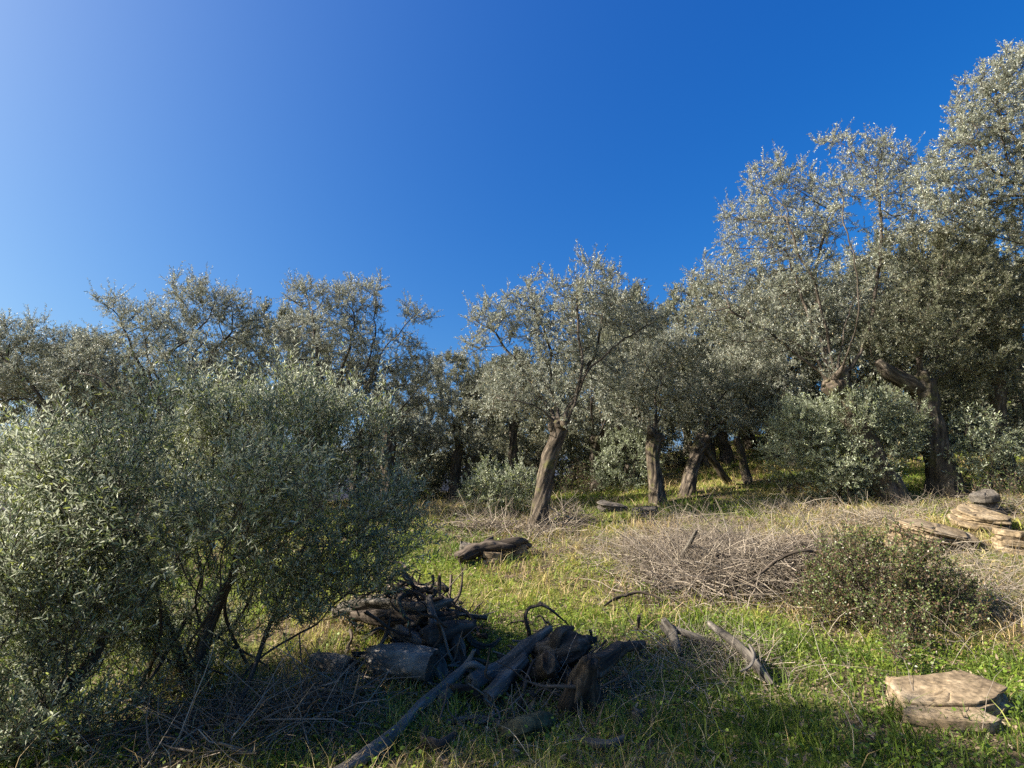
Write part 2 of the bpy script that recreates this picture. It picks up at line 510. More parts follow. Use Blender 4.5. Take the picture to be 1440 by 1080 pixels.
def leaves(mb, o, d, L, W, rng, mat, fine=False, up=.55):
    """one leaf per row: base point o, direction d"""
    n = len(o)
    nn = rng.normal(0, 1, (n, 3)); nn[:, 2] += up * 2
    s = norm(np.cross(nn, d)); q = np.cross(d, s)
    L = (L * rng.uniform(.7, 1.25, n))[:, None]; W = (W * rng.uniform(.75, 1.25, n))[:, None]
    if fine:
        bend = q * L * rng.uniform(-.16, .06, (n, 1))
        v = np.stack([o, o + d * L * .28 + s * W * .46 + q * W * .16 + bend * .3, o + d * L * .68 + s * W * .42 + q * W * .16 + bend * .7,
                      o + d * L + bend * 1.6, o + d * L * .68 - s * W * .42 + q * W * .16 + bend * .7, o + d * L * .28 - s * W * .46 + q * W * .16 + bend * .3], 1)
        b = np.arange(n)[:, None] * 6
        F = np.concatenate([b + np.array([0, 3, 2, 1]), b + np.array([0, 5, 4, 3])])
    else:
        v = np.stack([o, o + d * L * .5 + s * W * .5 + q * W * .15, o + d * L - q * L * .06, o + d * L * .5 - s * W * .5 + q * W * .15], 1)
        b = np.arange(n)[:, None] * 4
        F = b + np.array([0, 3, 2, 1])
    mb.add(v.reshape(-1, 3), F, mat)

def spray(mb, o, d, length, per, L, W, rng, mleaf=0, mtwig=1, fine=False, twr=.0025, droop=.12, up=.55):
    """leafy twigs: origin o, direction d (n,3); leaves in turning pairs along each"""
    n = len(o)
    ln = (length * rng.uniform(.55, 1.3, n))[:, None]
    bend = rng.normal(0, .22, (n, 3)) + np.array([0, 0, -droop])
    mid = o + d * ln * .5 + bend * ln * .12
    end = o + d * ln + bend * ln * .5
    side = norm(np.cross(d, rng.normal(0, 1, (n, 3)))); oth = np.cross(d, side)
    ang = np.array([0, 2.094, 4.189])
    ring = np.cos(ang)[None, :, None] * side[:, None] + np.sin(ang)[None, :, None] * oth[:, None]
    v = np.concatenate([o[:, None] + ring * twr, mid[:, None] + ring * twr * .75, end[:, None] + ring * twr * .35], 1)
    b = np.arange(n)[:, None] * 9
    F = np.concatenate([b + np.array([k + a, k + (a + 1) % 3, k + 3 + (a + 1) % 3, k + 3 + a]) for k in (0, 3) for a in range(3)])
    mb.add(v.reshape(-1, 3), F, mtwig)
    t = np.linspace(.12, 1.0, per)[None, :, None] + rng.uniform(-.03, .03, (n, per, 1))
    pos = (1 - t) ** 2 * o[:, None] + 2 * t * (1 - t) * mid[:, None] + t * t * end[:, None]
    tan = norm(end - o)[:, None]
    phi = (np.arange(per) % 2 * np.pi + (np.arange(per) // 2) * 1.5708)[None, :] + rng.uniform(0, 6.28, (n, 1)) + rng.normal(0, .35, (n, per))
    pr = np.cos(phi)[..., None] * side[:, None] + np.sin(phi)[..., None] * oth[:, None]
    ld = norm(tan * .75 + pr * .75 + rng.normal(0, .18, (n, per, 3)) + np.array([0, 0, .08]))
    leaves(mb, pos.reshape(-1, 3), ld.reshape(-1, 3), L, W, rng, mleaf, fine, up)

def blob_points(blobs, n, rng, base_y, hole=.0, seed=0, hs=1.35):
    vols, cs, rs = [], [], []
    for b in blobs:
        px, py, rx, ry = b[:4]; dy = b[4] if len(b) > 4 else 0.0; rz = b[5] if len(b) > 5 else None
        c = P3(px, py, base_y + dy); m = mpp(c)
        r = np.array([rx * m, (rz if rz else .95 * max(rx, ry) * m), ry * m])
        cs.append(c); rs.append(r); vols.append(np.prod(r) ** .8)
    w = np.array(vols) / sum(vols)
    k = rng.choice(len(blobs), n * 3, p=w)
    q = norm(rng.normal(0, 1, (len(k), 3))) * (rng.uniform(0, 1, len(k)) ** .38)[:, None]
    p = np.array(cs)[k] + q * np.array(rs)[k]
    keep = fbm(p[:, 0] * hs, p[:, 1] * hs, p[:, 2] * hs, seed + 40, 2) > hole - .5
    keep &= p[:, 2] > ground_h(p[:, 0], p[:, 1]) + .08
    return p[keep][:n]

def auto_limbs(head, att, k, rng, step, reach=.6, rise=.35):
    """k limbs from head toward spread-out points of the crown"""
    idx = [int(rng.integers(len(att)))]
    D = np.linalg.norm(att - att[idx[0]], axis=1)
    for _ in range(k - 1):
        i = int(np.argmax(D * rng.uniform(.7, 1, len(D)))); idx.append(i)
        D = np.minimum(D, np.linalg.norm(att - att[i], axis=1))
    out = []
    for i in idx:
        e = head + (att[i] - head) * reach
        m = head + (e - head) * .5 + np.array([0, 0, 1]) * np.linalg.norm(e - head) * rise * .4 + rng.normal(0, .05, 3) * np.linalg.norm(e - head)
        out.append([head, m, e])
    return out

def limb_nodes(pos, par, pts, step, rng, root=0, wob=.03):
    p, _ = resample(pts, np.ones(len(pts)), step)
    d = np.linalg.norm(p[0] - np.array(pos), axis=1)
    prev = root if root is not None else int(np.argmin(d))
    for q in p[1:]:
        pos.append(q + rng.normal(0, wob, 3)); par.append(prev); prev = len(pos) - 1

def crown_part(name, P, par, r, tips, parent, origin, rng, mats, rnd=.55, rise=.22, shoots=0, tw=2, per=14, L=.07, W=.016, tl=.3, tipmax=5, fine=False, up=.55, out=.55):
    mb = MB()
    sel = np.where((tips <= tipmax) & (par >= 0))[0]
    o = np.repeat(P[sel], tw, 0)
    pd = np.repeat(norm(P[sel] - P[par[sel]]), tw, 0)
    o = o - pd * rng.uniform(0, .10, (len(o), 1))
    d = norm(pd * out + rng.normal(0, rnd, o.shape) + np.array([0, 0, rise]))
    spray(mb, o, d, tl, per, L, W, rng, fine=fine, up=up)
    if shoots:                                   # long young shoots standing out of the outline
        q = P[sel]; w = np.exp((q[:, 2] - q[:, 2].max()) / .7) * np.where(rng.uniform(0, 1, len(q)) < .4, 1, .15)
        j = rng.choice(len(q), shoots, p=w / w.sum())
        d = norm(np.stack([rng.normal(0, .38, shoots), rng.normal(0, .38, shoots), np.ones(shoots)], 1))
        spray(mb, q[j], d, tl * 1.5, 20, L * .95, W, rng, fine=fine, up=up, twr=.003, droop=.25)
    return link(name, mb.mesh(name, mats, origin=origin), parent)

def olive(label, base, trunk, rad, blobs, limbs=(), n_limbs=5, n=900, step=.13, kill=.2, tip_r=.0042, expo=2.25, rmax=.09, hole=.12, seed=1,
          leaf='olive', bark='bark', group=None, tw=5, per=19, L=.05, W=.0145, tl=.21, tipmax=4, knob=0.0, depth=None, back=0.0, extra=(), name='olive_tree', cat='olive tree', fine=False, reach=.6, up=.55, shoots=300, ridge=.26, sides=40):
    """an old pollarded olive: trunk along photo points trunk (the first its foot), crown filling the blobs"""
    rng = np.random.default_rng(seed)
    B = G(*base) if depth is None else np.array([*(P3(base[0], base[1], depth)[:2]), 0])
    B[2] = float(ground_h(B[0], B[1]))
    root = link(name, None, None, B)
    tag(root, label, cat, group)
    Y = B[1]
    tp = [B - np.array([0, 0, .18])] + [P3(px, py, Y + dy) for px, py, dy in trunk]
    m = mpp(B) * .74
    tr = [rad[0] * m] + [q * m for q in rad[1:]] if len(rad) == len(tp) else [rad[0] * m] + [q * m for q in rad]
    tr = tr[:len(tp)]
    mb = MB()
    tube(mb, tp, tr, sides, step=.035, rough=.12, ridge=ridge, lump=.14, seed=seed, caps=(None, 'round'), twist=.9, wob=.035, flare=.75)
    head = tp[-1]
    if knob:
        k = knob * m
        for q in range(7):                       # the swollen pollard head: lumps grown into one another
            off = rng.normal(0, 1, 3) * np.array([.6, .6, .35]) * k
            a = head + off * .35 + np.array([0, 0, -.35 * k]); b = head + off * 1.0 + np.array([0, 0, rng.uniform(.1, .6) * k])
            tube(mb, [a, (a + b) / 2, b], [k * .45, k * .6, k * .3], 16, step=.02, rough=.45, lump=.5, seed=seed + q, caps=('round', 'round'))
    for ex in extra:
        pts = [P3(px, py, Y + dy) for px, py, dy in ex[0]]
        tube(mb, pts, [q * m for q in ex[1]], 16, step=.04, rough=.12, ridge=.12, lump=.2, seed=seed + 5, caps=('round', 'round'), wob=.02)
    link('trunk', mb.mesh('trunk', [M[bark]], origin=B), root)
    att = blob_points(blobs, n, rng, Y + back, hole, seed)
    pos, par = [head - np.array([0, 0, .05])], [-1]
    for lp in limbs:
        limb_nodes(pos, par, [pos[0] if q == 0 else P3(px, py, Y + dy) for q, (px, py, dy) in enumerate([(0, 0, 0)] + list(lp))], step, rng, root=0)
    if n_limbs:
        for lp in auto_limbs(pos[0], att, n_limbs, rng, step, reach): limb_nodes(pos, par, lp, step, rng)
    P, par = colonize(pos, par, att, step, kill, rng)
    mb = MB()
    r, tips = branches(mb, P, par, tip_r, expo, rmax, seed, tr[-1])
    link('branches', mb.mesh('branches', [M['branch']], origin=B), root)
    crown_part('crown', P, par, r, tips, root, B, rng, [M[leaf], M['twig']], shoots=shoots, tw=tw, per=per, L=L, W=W, tl=tl, tipmax=tipmax, fine=fine, up=up)
    return root

def shrub(label, base, blobs, stems=8, n=500, step=.08, kill=.12, seed=1, leaf='sucker_leaf', tw=2, per=12, L=.05, W=.013, tl=.22, name='shrub', cat='shrub', group=None, tip_r=.0028,
          rmax=.03, hole=.1, fine=False, tipmax=4, spread=.12, depth=None, limbs=(), lrad=(), up=.55, reach=.55, rnd=.5, rise=.25, shoots=0):
    rng = np.random.default_rng(seed)
    B = G(*base) if depth is None else np.array([*(P3(base[0], base[1], depth)[:2]), 0])
    B[2] = float(ground_h(B[0], B[1]))
    root = link(name, None, None, B); tag(root, label, cat, group)
    att = blob_points(blobs, n, rng, B[1], hole, seed, hs=2.4)
    pos, par = [B - np.array([0, 0, .05])], [-1]
    for lp in auto_limbs(pos[0], att, stems, rng, step, reach, rise=.1):
        lp[0] = pos[0]
        foot = B + np.array([rng.normal(0, spread), rng.normal(0, spread), -.04])
        limb_nodes(pos, par, [pos[0], foot + np.array([0, 0, .06]), *lp[1:]], step, rng, wob=.012)
    P, par = colonize(pos, par, att, step, kill, rng, lift=.05 + rise * .25)
    mb = MB()
    r, tips = branches(mb, P, par, tip_r, 2.3, rmax, seed)
    for lp, lr in zip(limbs, lrad):
        tube(mb, [P3(px, py, B[1] + dy) for px, py, dy in lp], [q * mpp(B) for q in lr], 12, step=.04, rough=.15, lump=.2, seed=seed + 2, caps=('round', 'round'), wob=.02)
    link('stems', mb.mesh('stems', [M['branch']], origin=B), root)
    crown_part('foliage', P, par, r, tips, root, B, rng, [M[leaf], M['twig']], rnd=rnd, rise=rise, shoots=shoots, tw=tw, per=per, L=L, W=W, tl=tl, tipmax=tipmax, fine=fine, up=up)
    return root

GROVE = 'old olives of the grove'
# the leaning olive in the middle
olive('olive with a thick bare trunk leaning right, alone in the middle of the clearing', (757, 744),
      [(757, 738, 0), (763, 700, 0), (770, 660, 0), (779, 625, 0), (787, 600, 0)], [19, 17, 13, 12.5, 13, 15.5],
      [(820, 372, 32, 44), (815, 425, 78, 58), (695, 455, 42, 42), (742, 438, 38, 42), (775, 495, 75, 50), (888, 455, 48, 38), (735, 552, 70, 40), (690, 555, 38, 38), (850, 515, 45, 40), (668, 485, 22, 26), (920, 450, 24, 26)],
      limbs=[[(797, 585, 0), (815, 545, .1), (830, 520, .1), (862, 490, .1), (905, 458, .1)], [(803, 580, -.1), (818, 525, -.2), (815, 470, -.3), (812, 430, -.2), (820, 385, 0)],
             [(772, 585, 0), (742, 567, -.2), (708, 560, -.3)], [(774, 578, .2), (735, 522, .5), (703, 480, .5), (685, 462, .4)], [(785, 583, .1), (772, 540, .4), (776, 500, .5), (760, 455, .4), (748, 430, .3)],
             [(806, 560, .3), (838, 490, .6), (850, 425, .6)], [(790, 580, -.3), (770, 545, -.8), (760, 520, -1.0)]],
      n_limbs=0, n=1700, step=.10, kill=.14, tip_r=.0048, rmax=.085, seed=11, knob=17, group=GROVE, hole=.4, back=.55, bark='bark', tw=3, tipmax=3, tl=.24)
# two pollards behind it on the right
olive('slender pollard olive with a knobbly head, just right of the leaning olive', (926, 708), [(925, 702, 0), (922, 670, 0), (918, 642, 0), (921, 612, 0)], [14, 13, 11, 10, 13],
      [(905, 520, 55, 55), (950, 492, 42, 40), (875, 562, 42, 36), (930, 560, 50, 32), (965, 520, 32, 36), (860, 520, 30, 30)], n_limbs=9, n=1100, seed=21, knob=15, step=.12, group=GROVE, leaf='olive', tip_r=.004)
olive('pollard olive with a pale fissured trunk and a low silvery crown', (967, 695), [(967, 690, 0), (972, 660, 0), (978, 640, 0), (985, 622, 0)], [13, 12, 10, 10, 13],
      [(1000, 555, 50, 42), (1045, 522, 45, 38), (1012, 592, 42, 22), (976, 575, 34, 30), (1080, 560, 40, 40), (1020, 525, 40, 30)], n_limbs=8, n=1000, seed=22, knob=14, step=.12, group=GROVE,
      extra=[([(990, 630, .1), (1004, 650, .3), (1024, 678, .6)], [7, 6, 7])], tip_r=.004)
olive('short pale olive trunk up the slope, partly behind the silvery pollard', (1022, 652), [(1022, 648, 0), (1020, 632, 0), (1014, 612, 0)], [11, 11, 9, 10],
      [(1025, 570, 50, 36), (985, 520, 40, 40), (1060, 540, 50, 40)], n_limbs=5, n=500, seed=23, knob=11, step=.16, kill=.25, group=GROVE, leaf='olive_dark', L=.09, W=.024)
olive('thin olive leaning left on the bright slope beside the pale trunk', (1053, 680), [(1052, 676, 0), (1046, 650, 0), (1036, 618, 0)], [7, 7, 6, 6],
      [(1060, 565, 55, 45), (1092, 545, 45, 45), (1035, 545, 40, 34), (1090, 600, 40, 30)], n_limbs=5, n=600, seed=24, step=.14, kill=.22, group=GROVE)
# the tall ones on the right
olive('tall olive with spreading silvery crown behind the big grey-green bush', (1254, 704), [(1252, 698, 0), (1236, 660, 0), (1212, 610, 0), (1190, 562, 0), (1172, 538, 0)], [25, 24, 18, 17, 17, 22],
      [(1090, 270, 58, 52), (1180, 240, 58, 45), (1150, 310, 95, 62), (1052, 325, 50, 55), (1018, 400, 56, 50), (1110, 405, 95, 55), (992, 440, 34, 30), (1085, 478, 80, 30), (1232, 230, 48, 36), (1250, 300, 60, 65), (1205, 395, 70, 55), (1165, 205, 24, 20)],
      limbs=[[(1174, 520, -.1), (1166, 490, -.2), (1157, 440, -.3), (1143, 395, -.3), (1125, 360, -.3), (1105, 300, -.2)], [(1196, 515, .1), (1218, 470, .2), (1232, 400, .3), (1240, 330, .3), (1235, 260, .2)],
             [(1168, 515, .3), (1150, 450, .7), (1150, 370, .8), (1170, 290, .6)], [(1155, 525, .1), (1110, 490, .2), (1060, 455, .1), (1015, 430, 0)], [(1160, 505, -.5), (1110, 440, -1), (1060, 370, -1)], [(1190, 500, -.5), (1210, 420, -1), (1190, 320, -1.1), (1180, 260, -.8)]],
      n_limbs=4, n=2400, step=.115, kill=.17, rmax=.085, seed=31, knob=24, group=GROVE, hole=.37, back=.55, tip_r=.0042, tw=3, tl=.25)
olive('dark stout olive with a broken limb stub pointing left, right of the bush', (1332, 696), [(1330, 690, 0), (1320, 645, 0), (1307, 585, 0), (1294, 540, 0)], [27, 26, 20, 18, 22],
      [(1290, 450, 80, 55), (1345, 415, 70, 65), (1240, 470, 50, 36), (1385, 480, 60, 50), (1325, 355, 60, 36), (1300, 500, 60, 30), (1400, 400, 45, 50)],
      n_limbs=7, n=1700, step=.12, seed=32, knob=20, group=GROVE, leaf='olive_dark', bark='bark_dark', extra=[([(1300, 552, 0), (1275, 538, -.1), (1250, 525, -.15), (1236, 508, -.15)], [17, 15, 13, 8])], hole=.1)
olive('olive with a straight reddish pale trunk near the right edge of the photo', (1422, 680), [(1420, 672, 0), (1412, 635, 0), (1404, 590, 0), (1402, 545, 0), (1400, 500, 0)], [13, 13, 12, 11, 11, 11],
      [(1400, 470, 60, 50), (1445, 520, 60, 60), (1375, 540, 60, 34), (1440, 430, 60, 50), (1470, 600, 50, 50)], n_limbs=6, n=900, step=.13, seed=33, knob=11, group=GROVE, leaf='olive_dark')
olive('towering olive whose bright crown reaches in over the right edge', (1600, 760), [(1598, 755, 0), (1570, 640, 0), (1520, 480, 0), (1470, 340, -.1), (1452, 275, -.1)], [30, 30, 24, 20, 16, 11],
      [(1392, 150, 50, 58), (1435, 105, 45, 45), (1345, 235, 50, 50), (1400, 280, 66, 40), (1460, 190, 80, 80), (1308, 262, 40, 36), (1362, 185, 36, 40), (1500, 300, 70, 60), (1330, 310, 50, 26)],
      limbs=[[(1440, 280, -.1), (1400, 285, -.2), (1372, 288, -.2), (1335, 300, -.2)], [(1450, 340, -.2), (1390, 332, -.4), (1345, 315, -.5), (1312, 296, -.5)], [(1448, 240, 0), (1420, 190, 0), (1400, 150, 0)], [(1430, 260, -.2), (1385, 232, -.2), (1360, 200, -.2)]],
      n_limbs=3, n=1700, step=.11, kill=.16, seed=34, group=GROVE, hole=.36, depth=9.5, tw=4)
# left, behind the foreground bush
olive('olive with open upper crown and dark curving limbs, behind the bush, second from left', (215, 720), [(215, 700, 0), (222, 640, 0), (236, 585, 0)], [24, 24, 19, 16],
      [(160, 428, 30, 18), (285, 425, 52, 32), (335, 448, 42, 36), (225, 462, 55, 36), (150, 500, 55, 36), (265, 510, 75, 40), (110, 530, 50, 30), (200, 545, 60, 30), (350, 500, 34, 34), (310, 540, 60, 30)],
      limbs=[[(228, 570, 0), (208, 535, 0), (222, 508, 0), (258, 482, 0), (300, 445, 0)], [(215, 570, -.1), (180, 555, -.1), (140, 530, -.2), (110, 525, -.2)], [(250, 560, .2), (290, 510, .4), (330, 462, .5)], [(215, 550, .3), (185, 490, .4), (165, 440, .4), (140, 425, .4)]],
      n_limbs=4, n=1500, step=.10, kill=.15, seed=41, group=GROVE, depth=10.5, back=.4, hole=.26, tw=3, tl=.25, leaf='olive', knob=14, tip_r=.005)
olive('olive with tall feathery crown rising behind the right end of the bush', (432, 730), [(435, 700, 0), (450, 640, 0), (466, 592, 0)], [22, 22, 17, 14],
      [(438, 422, 42, 32), (500, 425, 46, 34), (528, 400, 16, 16), (582, 448, 30, 26), (470, 485, 70, 45), (550, 495, 46, 36), (412, 490, 32, 50), (590, 500, 24, 30), (430, 560, 50, 40)],
      limbs=[[(485, 570, 0), (512, 545, 0), (530, 510, 0), (548, 480, 0), (575, 455, 0)], [(490, 582, .1), (520, 562, .1), (560, 545, .1), (598, 540, .1)], [(460, 560, -.1), (446, 500, -.2), (440, 440, -.2)], [(470, 560, .3), (490, 490, .4), (500, 440, .4)], [(478, 560, .2), (520, 500, .2), (530, 420, .2)]],
      n_limbs=2, n=1300, step=.10, kill=.15, seed=42, group=GROVE, depth=11.5, back=.4, hole=.26, tw=3, tl=.25, knob=12, tip_r=.005)
olive('low olive filling the gap between bush and clearing, left of the sky notch', (548, 720), [(548, 700, 0), (546, 650, 0), (546, 602, 0)], [14, 14, 11, 10],
      [(582, 540, 45, 34), (600, 512, 30, 24), (560, 580, 48, 34), (618, 565, 24, 24), (590, 610, 36, 24)], limbs=[[(546, 590, 0), (552, 565, 0), (560, 540, 0)], [(560, 590, 0), (580, 575, 0), (605, 560, 0)]],
      n_limbs=4, n=700, step=.11, kill=.18, seed=43, group=GROVE, depth=13, hole=.4, tw=4)
olive('olive at the far left edge, its flat crown lower than its neighbours', (110, 730), [(110, 700, 0), (100, 650, 0), (84, 600, 0)], [18, 18, 14, 12],
      [(-10, 478, 46, 30), (40, 480, 50, 30), (98, 494, 46, 32), (60, 535, 60, 30), (-40, 520, 60, 50), (120, 555, 50, 30)], n_limbs=7, n=1100, step=.11, kill=.17, seed=44, group=GROVE, depth=11, hole=.2, tw=3, tl=.25, leaf='olive')

# an unseen olive added beside the frame, its crown shaped to shade the bottom
def shade_olive():
    px, py = -420, 1300
    s = 1 / mpp(P3(px, 700, 2.3))
    x0 = P3(px, 700, 2.3)[0]
    q = lambda x, z: (720 + (x - 0) / 1.0, 0)
    def w(x, z, r1, r2):          # photo coordinates of a point x metres right, z metres up, in the plane y = 2.3
        c, sn = math.cos(PITCH), math.sin(PITCH)
        f = 2.3 * c + (z - 1.6) * sn; u = -2.3 * sn + (z - 1.6) * c
        return (720 + FPX * x / f, 540 - FPX * u / f, r1 * FPX / f, r2 * FPX / f)
    X = -5.1
    b = w(X, 0, 0, 0)
    t = [w(X + .05 * k, .02 + 1.02 * k, 0, 0)[:2] + (0,) for k in range(4)]
    m = FPX / (2.3 * math.cos(PITCH) - 1.6 * math.sin(PITCH))
    return olive('unseen olive added beyond the left edge to shade the foreground', b[:2], t, [.2 * m, .2 * m, .17 * m, .15 * m, .16 * m],
                 [w(X, 4.4, 1.1, .55), w(X, 5.0, .9, .5), w(X, 4.5, 1.0, .5) + (-.7,), w(X + .2, 4.3, .9, .5) + (.5,)], n_limbs=7, n=1000, step=.14, kill=.2, seed=45, depth=2.3, group=GROVE, hole=.1)
shade_olive()

# trees further back: two built, the rest copies of them
def back_proto(label, base, seed, leaf):
    b = G(*base); m = mpp(b); s = 1 / m     # pixels per metre there
    px, py = base
    f = lambda x, z, rx, rz: (px + x * s, py - z * s, rx * s, rz * s)
    return olive(label, base, [(px, py - .1 * s, 0), (px - .08 * s, py - .6 * s, 0), (px + .06 * s, py - 1.15 * s, 0)], [.19 * s, .17 * s, .13 * s, .14 * s],
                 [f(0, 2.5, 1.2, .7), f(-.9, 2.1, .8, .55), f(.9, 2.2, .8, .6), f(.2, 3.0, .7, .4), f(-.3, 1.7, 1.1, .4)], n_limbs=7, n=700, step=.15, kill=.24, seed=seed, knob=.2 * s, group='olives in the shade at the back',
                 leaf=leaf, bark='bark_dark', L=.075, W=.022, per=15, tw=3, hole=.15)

def copy_tree(o, loc, rz, sc, label):
    c = o.copy(); scene.collection.objects.link(c)
    c.location = loc; c.rotation_euler = (0, 0, rz); c.scale = (sc, sc, sc); c['label'] = label
    for ch in o.children:
        k = ch.copy(); scene.collection.objects.link(k); k.parent = c
    return c

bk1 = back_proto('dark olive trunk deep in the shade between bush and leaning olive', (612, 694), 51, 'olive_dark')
bk2 = back_proto('small olive behind the reddish dry grass, left of the leaning trunk', (660, 702), 52, 'olive')
def put(px, depth, proto, rz, sc, label):
    p = P3(px, 690, depth); p[2] = float(ground_h(p[0], p[1])) - .05
    copy_tree(proto, p, rz, sc, label)
put(724, 15.0, bk1, 1.2, .95, 'olive with a forked dark head seen left past the leaning trunk')
put(690, 19.5, bk2, 2.4, 1.0, 'far small olive low against the sky behind the dry clearing')
put(872, 16.5, bk1, 3.3, 1.15, 'dark olive low behind the round grey shrub right of the leaning trunk')
put(850, 17.0, bk2, .7, 1.15, 'distant olive above the round grey shrub, between leaning olive and knobbly pollard')
put(760, 21.0, bk1, 5.0, 1.1, 'farthest olive directly behind the leaning trunk')
put(905, 19.0, bk1, 2.0, 1.15, 'dark olive up the slope behind the knobbly pollard')
put(970, 21.0, bk2, 4.1, 1.3, 'dark-topped olive high up the slope behind the silvery pollard')
put(1090, 17.0, bk2, 1.7, 1.35, 'olive in shade behind the left side of the grey-green bush')
put(1150, 21.0, bk1, 3.9, 1.5, 'olive on the upper slope behind the tall silvery olive')
put(1260, 16.0, bk1, 5.5, 1.4, 'shaded olive seen between the bush and the stout dark trunk')
put(1370, 16.5, bk2, .3, 1.5, 'olive behind the stout dark trunk, right of it')
put(1460, 15.0, bk1, 2.9, 1.5, 'shaded olive at the right edge behind the pale straight trunk')
put(560, 18.0, bk2, 3.0, .95, 'olive crown just showing over the end of the bush')
put(500, 14.5, bk1, 4.6, .95, 'olive hidden low behind the right half of the bush')
put(330, 13.0, bk2, 2.2, 1.0, 'olive behind the middle of the foreground bush')
put(110, 13.0, bk1, 1.0, 1.05, 'olive far back behind the left part of the bush')

for px, d, pr, rz, sc, lab in ((640, 15.5, bk1, 2.9, 1.0, 'dark olive filling the back of the clearing just left of centre'),
                               (700, 22, bk1, .9, 1.25, 'dim olive crown behind the loose shrub left of the leaning trunk'),
                               (840, 14.5, bk2, 5.2, 1.25, 'olive whose crown meets the right side of the leaning olive'),
                               (890, 15.5, bk1, 1.4, 1.35, 'dark crowned olive behind the slender knobbly pollard'),
                               (1000, 17.5, bk1, 3.6, 1.45, 'dark crown between the silvery pollard and the tall olive'),
                               (1060, 20, bk2, 5.8, 1.6, 'upper slope olive left of the tall silvery crown'),
                               (1120, 14.5, bk1, .2, 1.3, 'shaded olive close behind the left edge of the grey-green bush'),
                               (1210, 15, bk2, 2.2, 1.5, 'olive directly behind the grey-green bush'),
                               (1320, 14.5, bk1, 4.4, 1.5, 'dark olive close behind the stout trunk'),
                               (1410, 18.5, bk2, 1.9, 1.8, 'tall back olive between the stout trunk and the pale straight trunk'),
                               (590, 21, bk2, .5, 1.15, 'olive far back beside the end of the bush'),
                               (-60, 12.5, bk1, 2.0, 1.0, 'dark low crown cut by the left edge of the photo'),
                               (30, 14.5, bk1, 4.0, 1.12, 'dark crown filling the gap above the nearest bush at the far left'),
                               (120, 15.5, bk2, 5.1, 1.25, 'olive crown showing between the flat crown and the dark curving limbs'),
                               (380, 14.5, bk1, .8, 1.3, 'dark crown in the dip between the two feathery crowns behind the bush'),
                               (420, 18, bk1, 2.5, 1.1, 'far olive behind the feathery olive'),
                               (250, 17, bk2, 3.9, 1.15, 'far olive behind the dark curving limbs')):
    put(px, d, pr, rz, sc, lab)

# ------------------------------------------------------------------ bushes
BUSH = dict(leaf='bush_leaf', fine=True, rnd=.36, rise=.5, name='olive_bush', cat='olive bush', tipmax=4)
shrub('big many-stemmed olive bush in the foreground, its foot in deep shade', (285, 975),
      [(300, 650, 190, 100), (180, 700, 150, 120, -.3), (450, 690, 110, 110), (535, 690, 55, 90, .2), (560, 750, 34, 50, .1), (500, 800, 80, 50), (400, 790, 150, 80), (250, 585, 110, 45, .3), (390, 590, 110, 50, .3), (490, 610, 80, 55, .2), (200, 820, 130, 70), (330, 720, 180, 90, -.6), (120, 640, 90, 55, -.1), (60, 630, 60, 40, .2), (250, 870, 110, 46, -.2), (350, 850, 80, 50, -.1), (150, 890, 80, 50), (440, 850, 60, 40), (250, 900, 90, 40, .4)],
      stems=15, n=3700, step=.07, kill=.085, seed=61, shoots=420, tw=2, per=19, L=.046, W=.0095, tl=.33, tip_r=.0021, rmax=.022, hole=.58, spread=.22,
      limbs=[[(285, 985, 0), (282, 930, 0), (300, 870, .05), (345, 760, .1), (370, 680, .1)], [(270, 985, .1), (255, 930, .1), (230, 860, .1)]], lrad=[[11, 9, 8, 6, 3], [9, 7, 4]], **BUSH)
shrub('nearest olive bush spilling in from the left edge with long bright leaves', (20, 1075),
      [(60, 770, 110, 100), (20, 830, 110, 110), (110, 870, 110, 80), (70, 690, 80, 50, .2), (-60, 760, 120, 120), (60, 960, 100, 70), (40, 1010, 110, 50), (140, 1000, 80, 46, .2), (150, 950, 70, 60, .3), (30, 900, 90, 70)],
      stems=9, n=1700, step=.06, kill=.08, seed=62, shoots=260, tw=2, per=19, L=.043, W=.0092, tl=.3, tip_r=.0021, rmax=.03, hole=.42,
      limbs=[[(0, 1075, 0), (60, 1000, .1), (125, 940, .3), (165, 860, .4)]], lrad=[[12, 11, 9, 5]], **BUSH)
shrub('large grey-green olive bush of suckers around the foot of the tall olive', (1185, 706),
      [(1128, 608, 44, 48), (1188, 588, 55, 40), (1245, 600, 48, 48), (1160, 655, 60, 42), (1215, 660, 50, 34), (1100, 640, 30, 30), (1275, 620, 26, 30)],
      stems=14, n=1300, step=.09, kill=.12, seed=63, shoots=320, hole=.32, tw=3, per=14, L=.058, W=.0165, tl=.28, spread=.3, name='olive_bush', cat='olive bush')
shrub('round grey shrub between the leaning olive and the knobbly pollard', (884, 692), [(884, 645, 42, 44), (860, 665, 30, 28), (905, 665, 30, 28)], shoots=90, hole=.3, stems=9, n=500, step=.12, kill=.17, seed=64, L=.08, W=.022, tl=.3, spread=.3)
shrub('loose dark green olive shrub at the left foot of the leaning olive', (706, 728), [(700, 685, 46, 40), (735, 690, 26, 34), (668, 700, 26, 24)], shoots=90, hole=.3, stems=9, n=500, step=.10, kill=.14, seed=65, leaf='bush_leaf', L=.065, W=.018, tl=.26, spread=.25)
shrub('leafy shrub in half shade right of the stout dark trunk', (1376, 694), [(1372, 620, 50, 46), (1350, 650, 36, 36), (1400, 650, 40, 36), (1440, 640, 40, 40)], stems=10, n=700, step=.12, kill=.16, seed=66, L=.07, W=.02, tl=.3, spread=.35)
shrub('dense dark green round shrub in shade at the back left of the clearing', (598, 698), [(600, 672, 24, 24), (590, 684, 16, 14)], stems=7, n=260, step=.12, kill=.17, seed=67, leaf='deep_leaf', L=.07, W=.035, tl=.22, spread=.2)
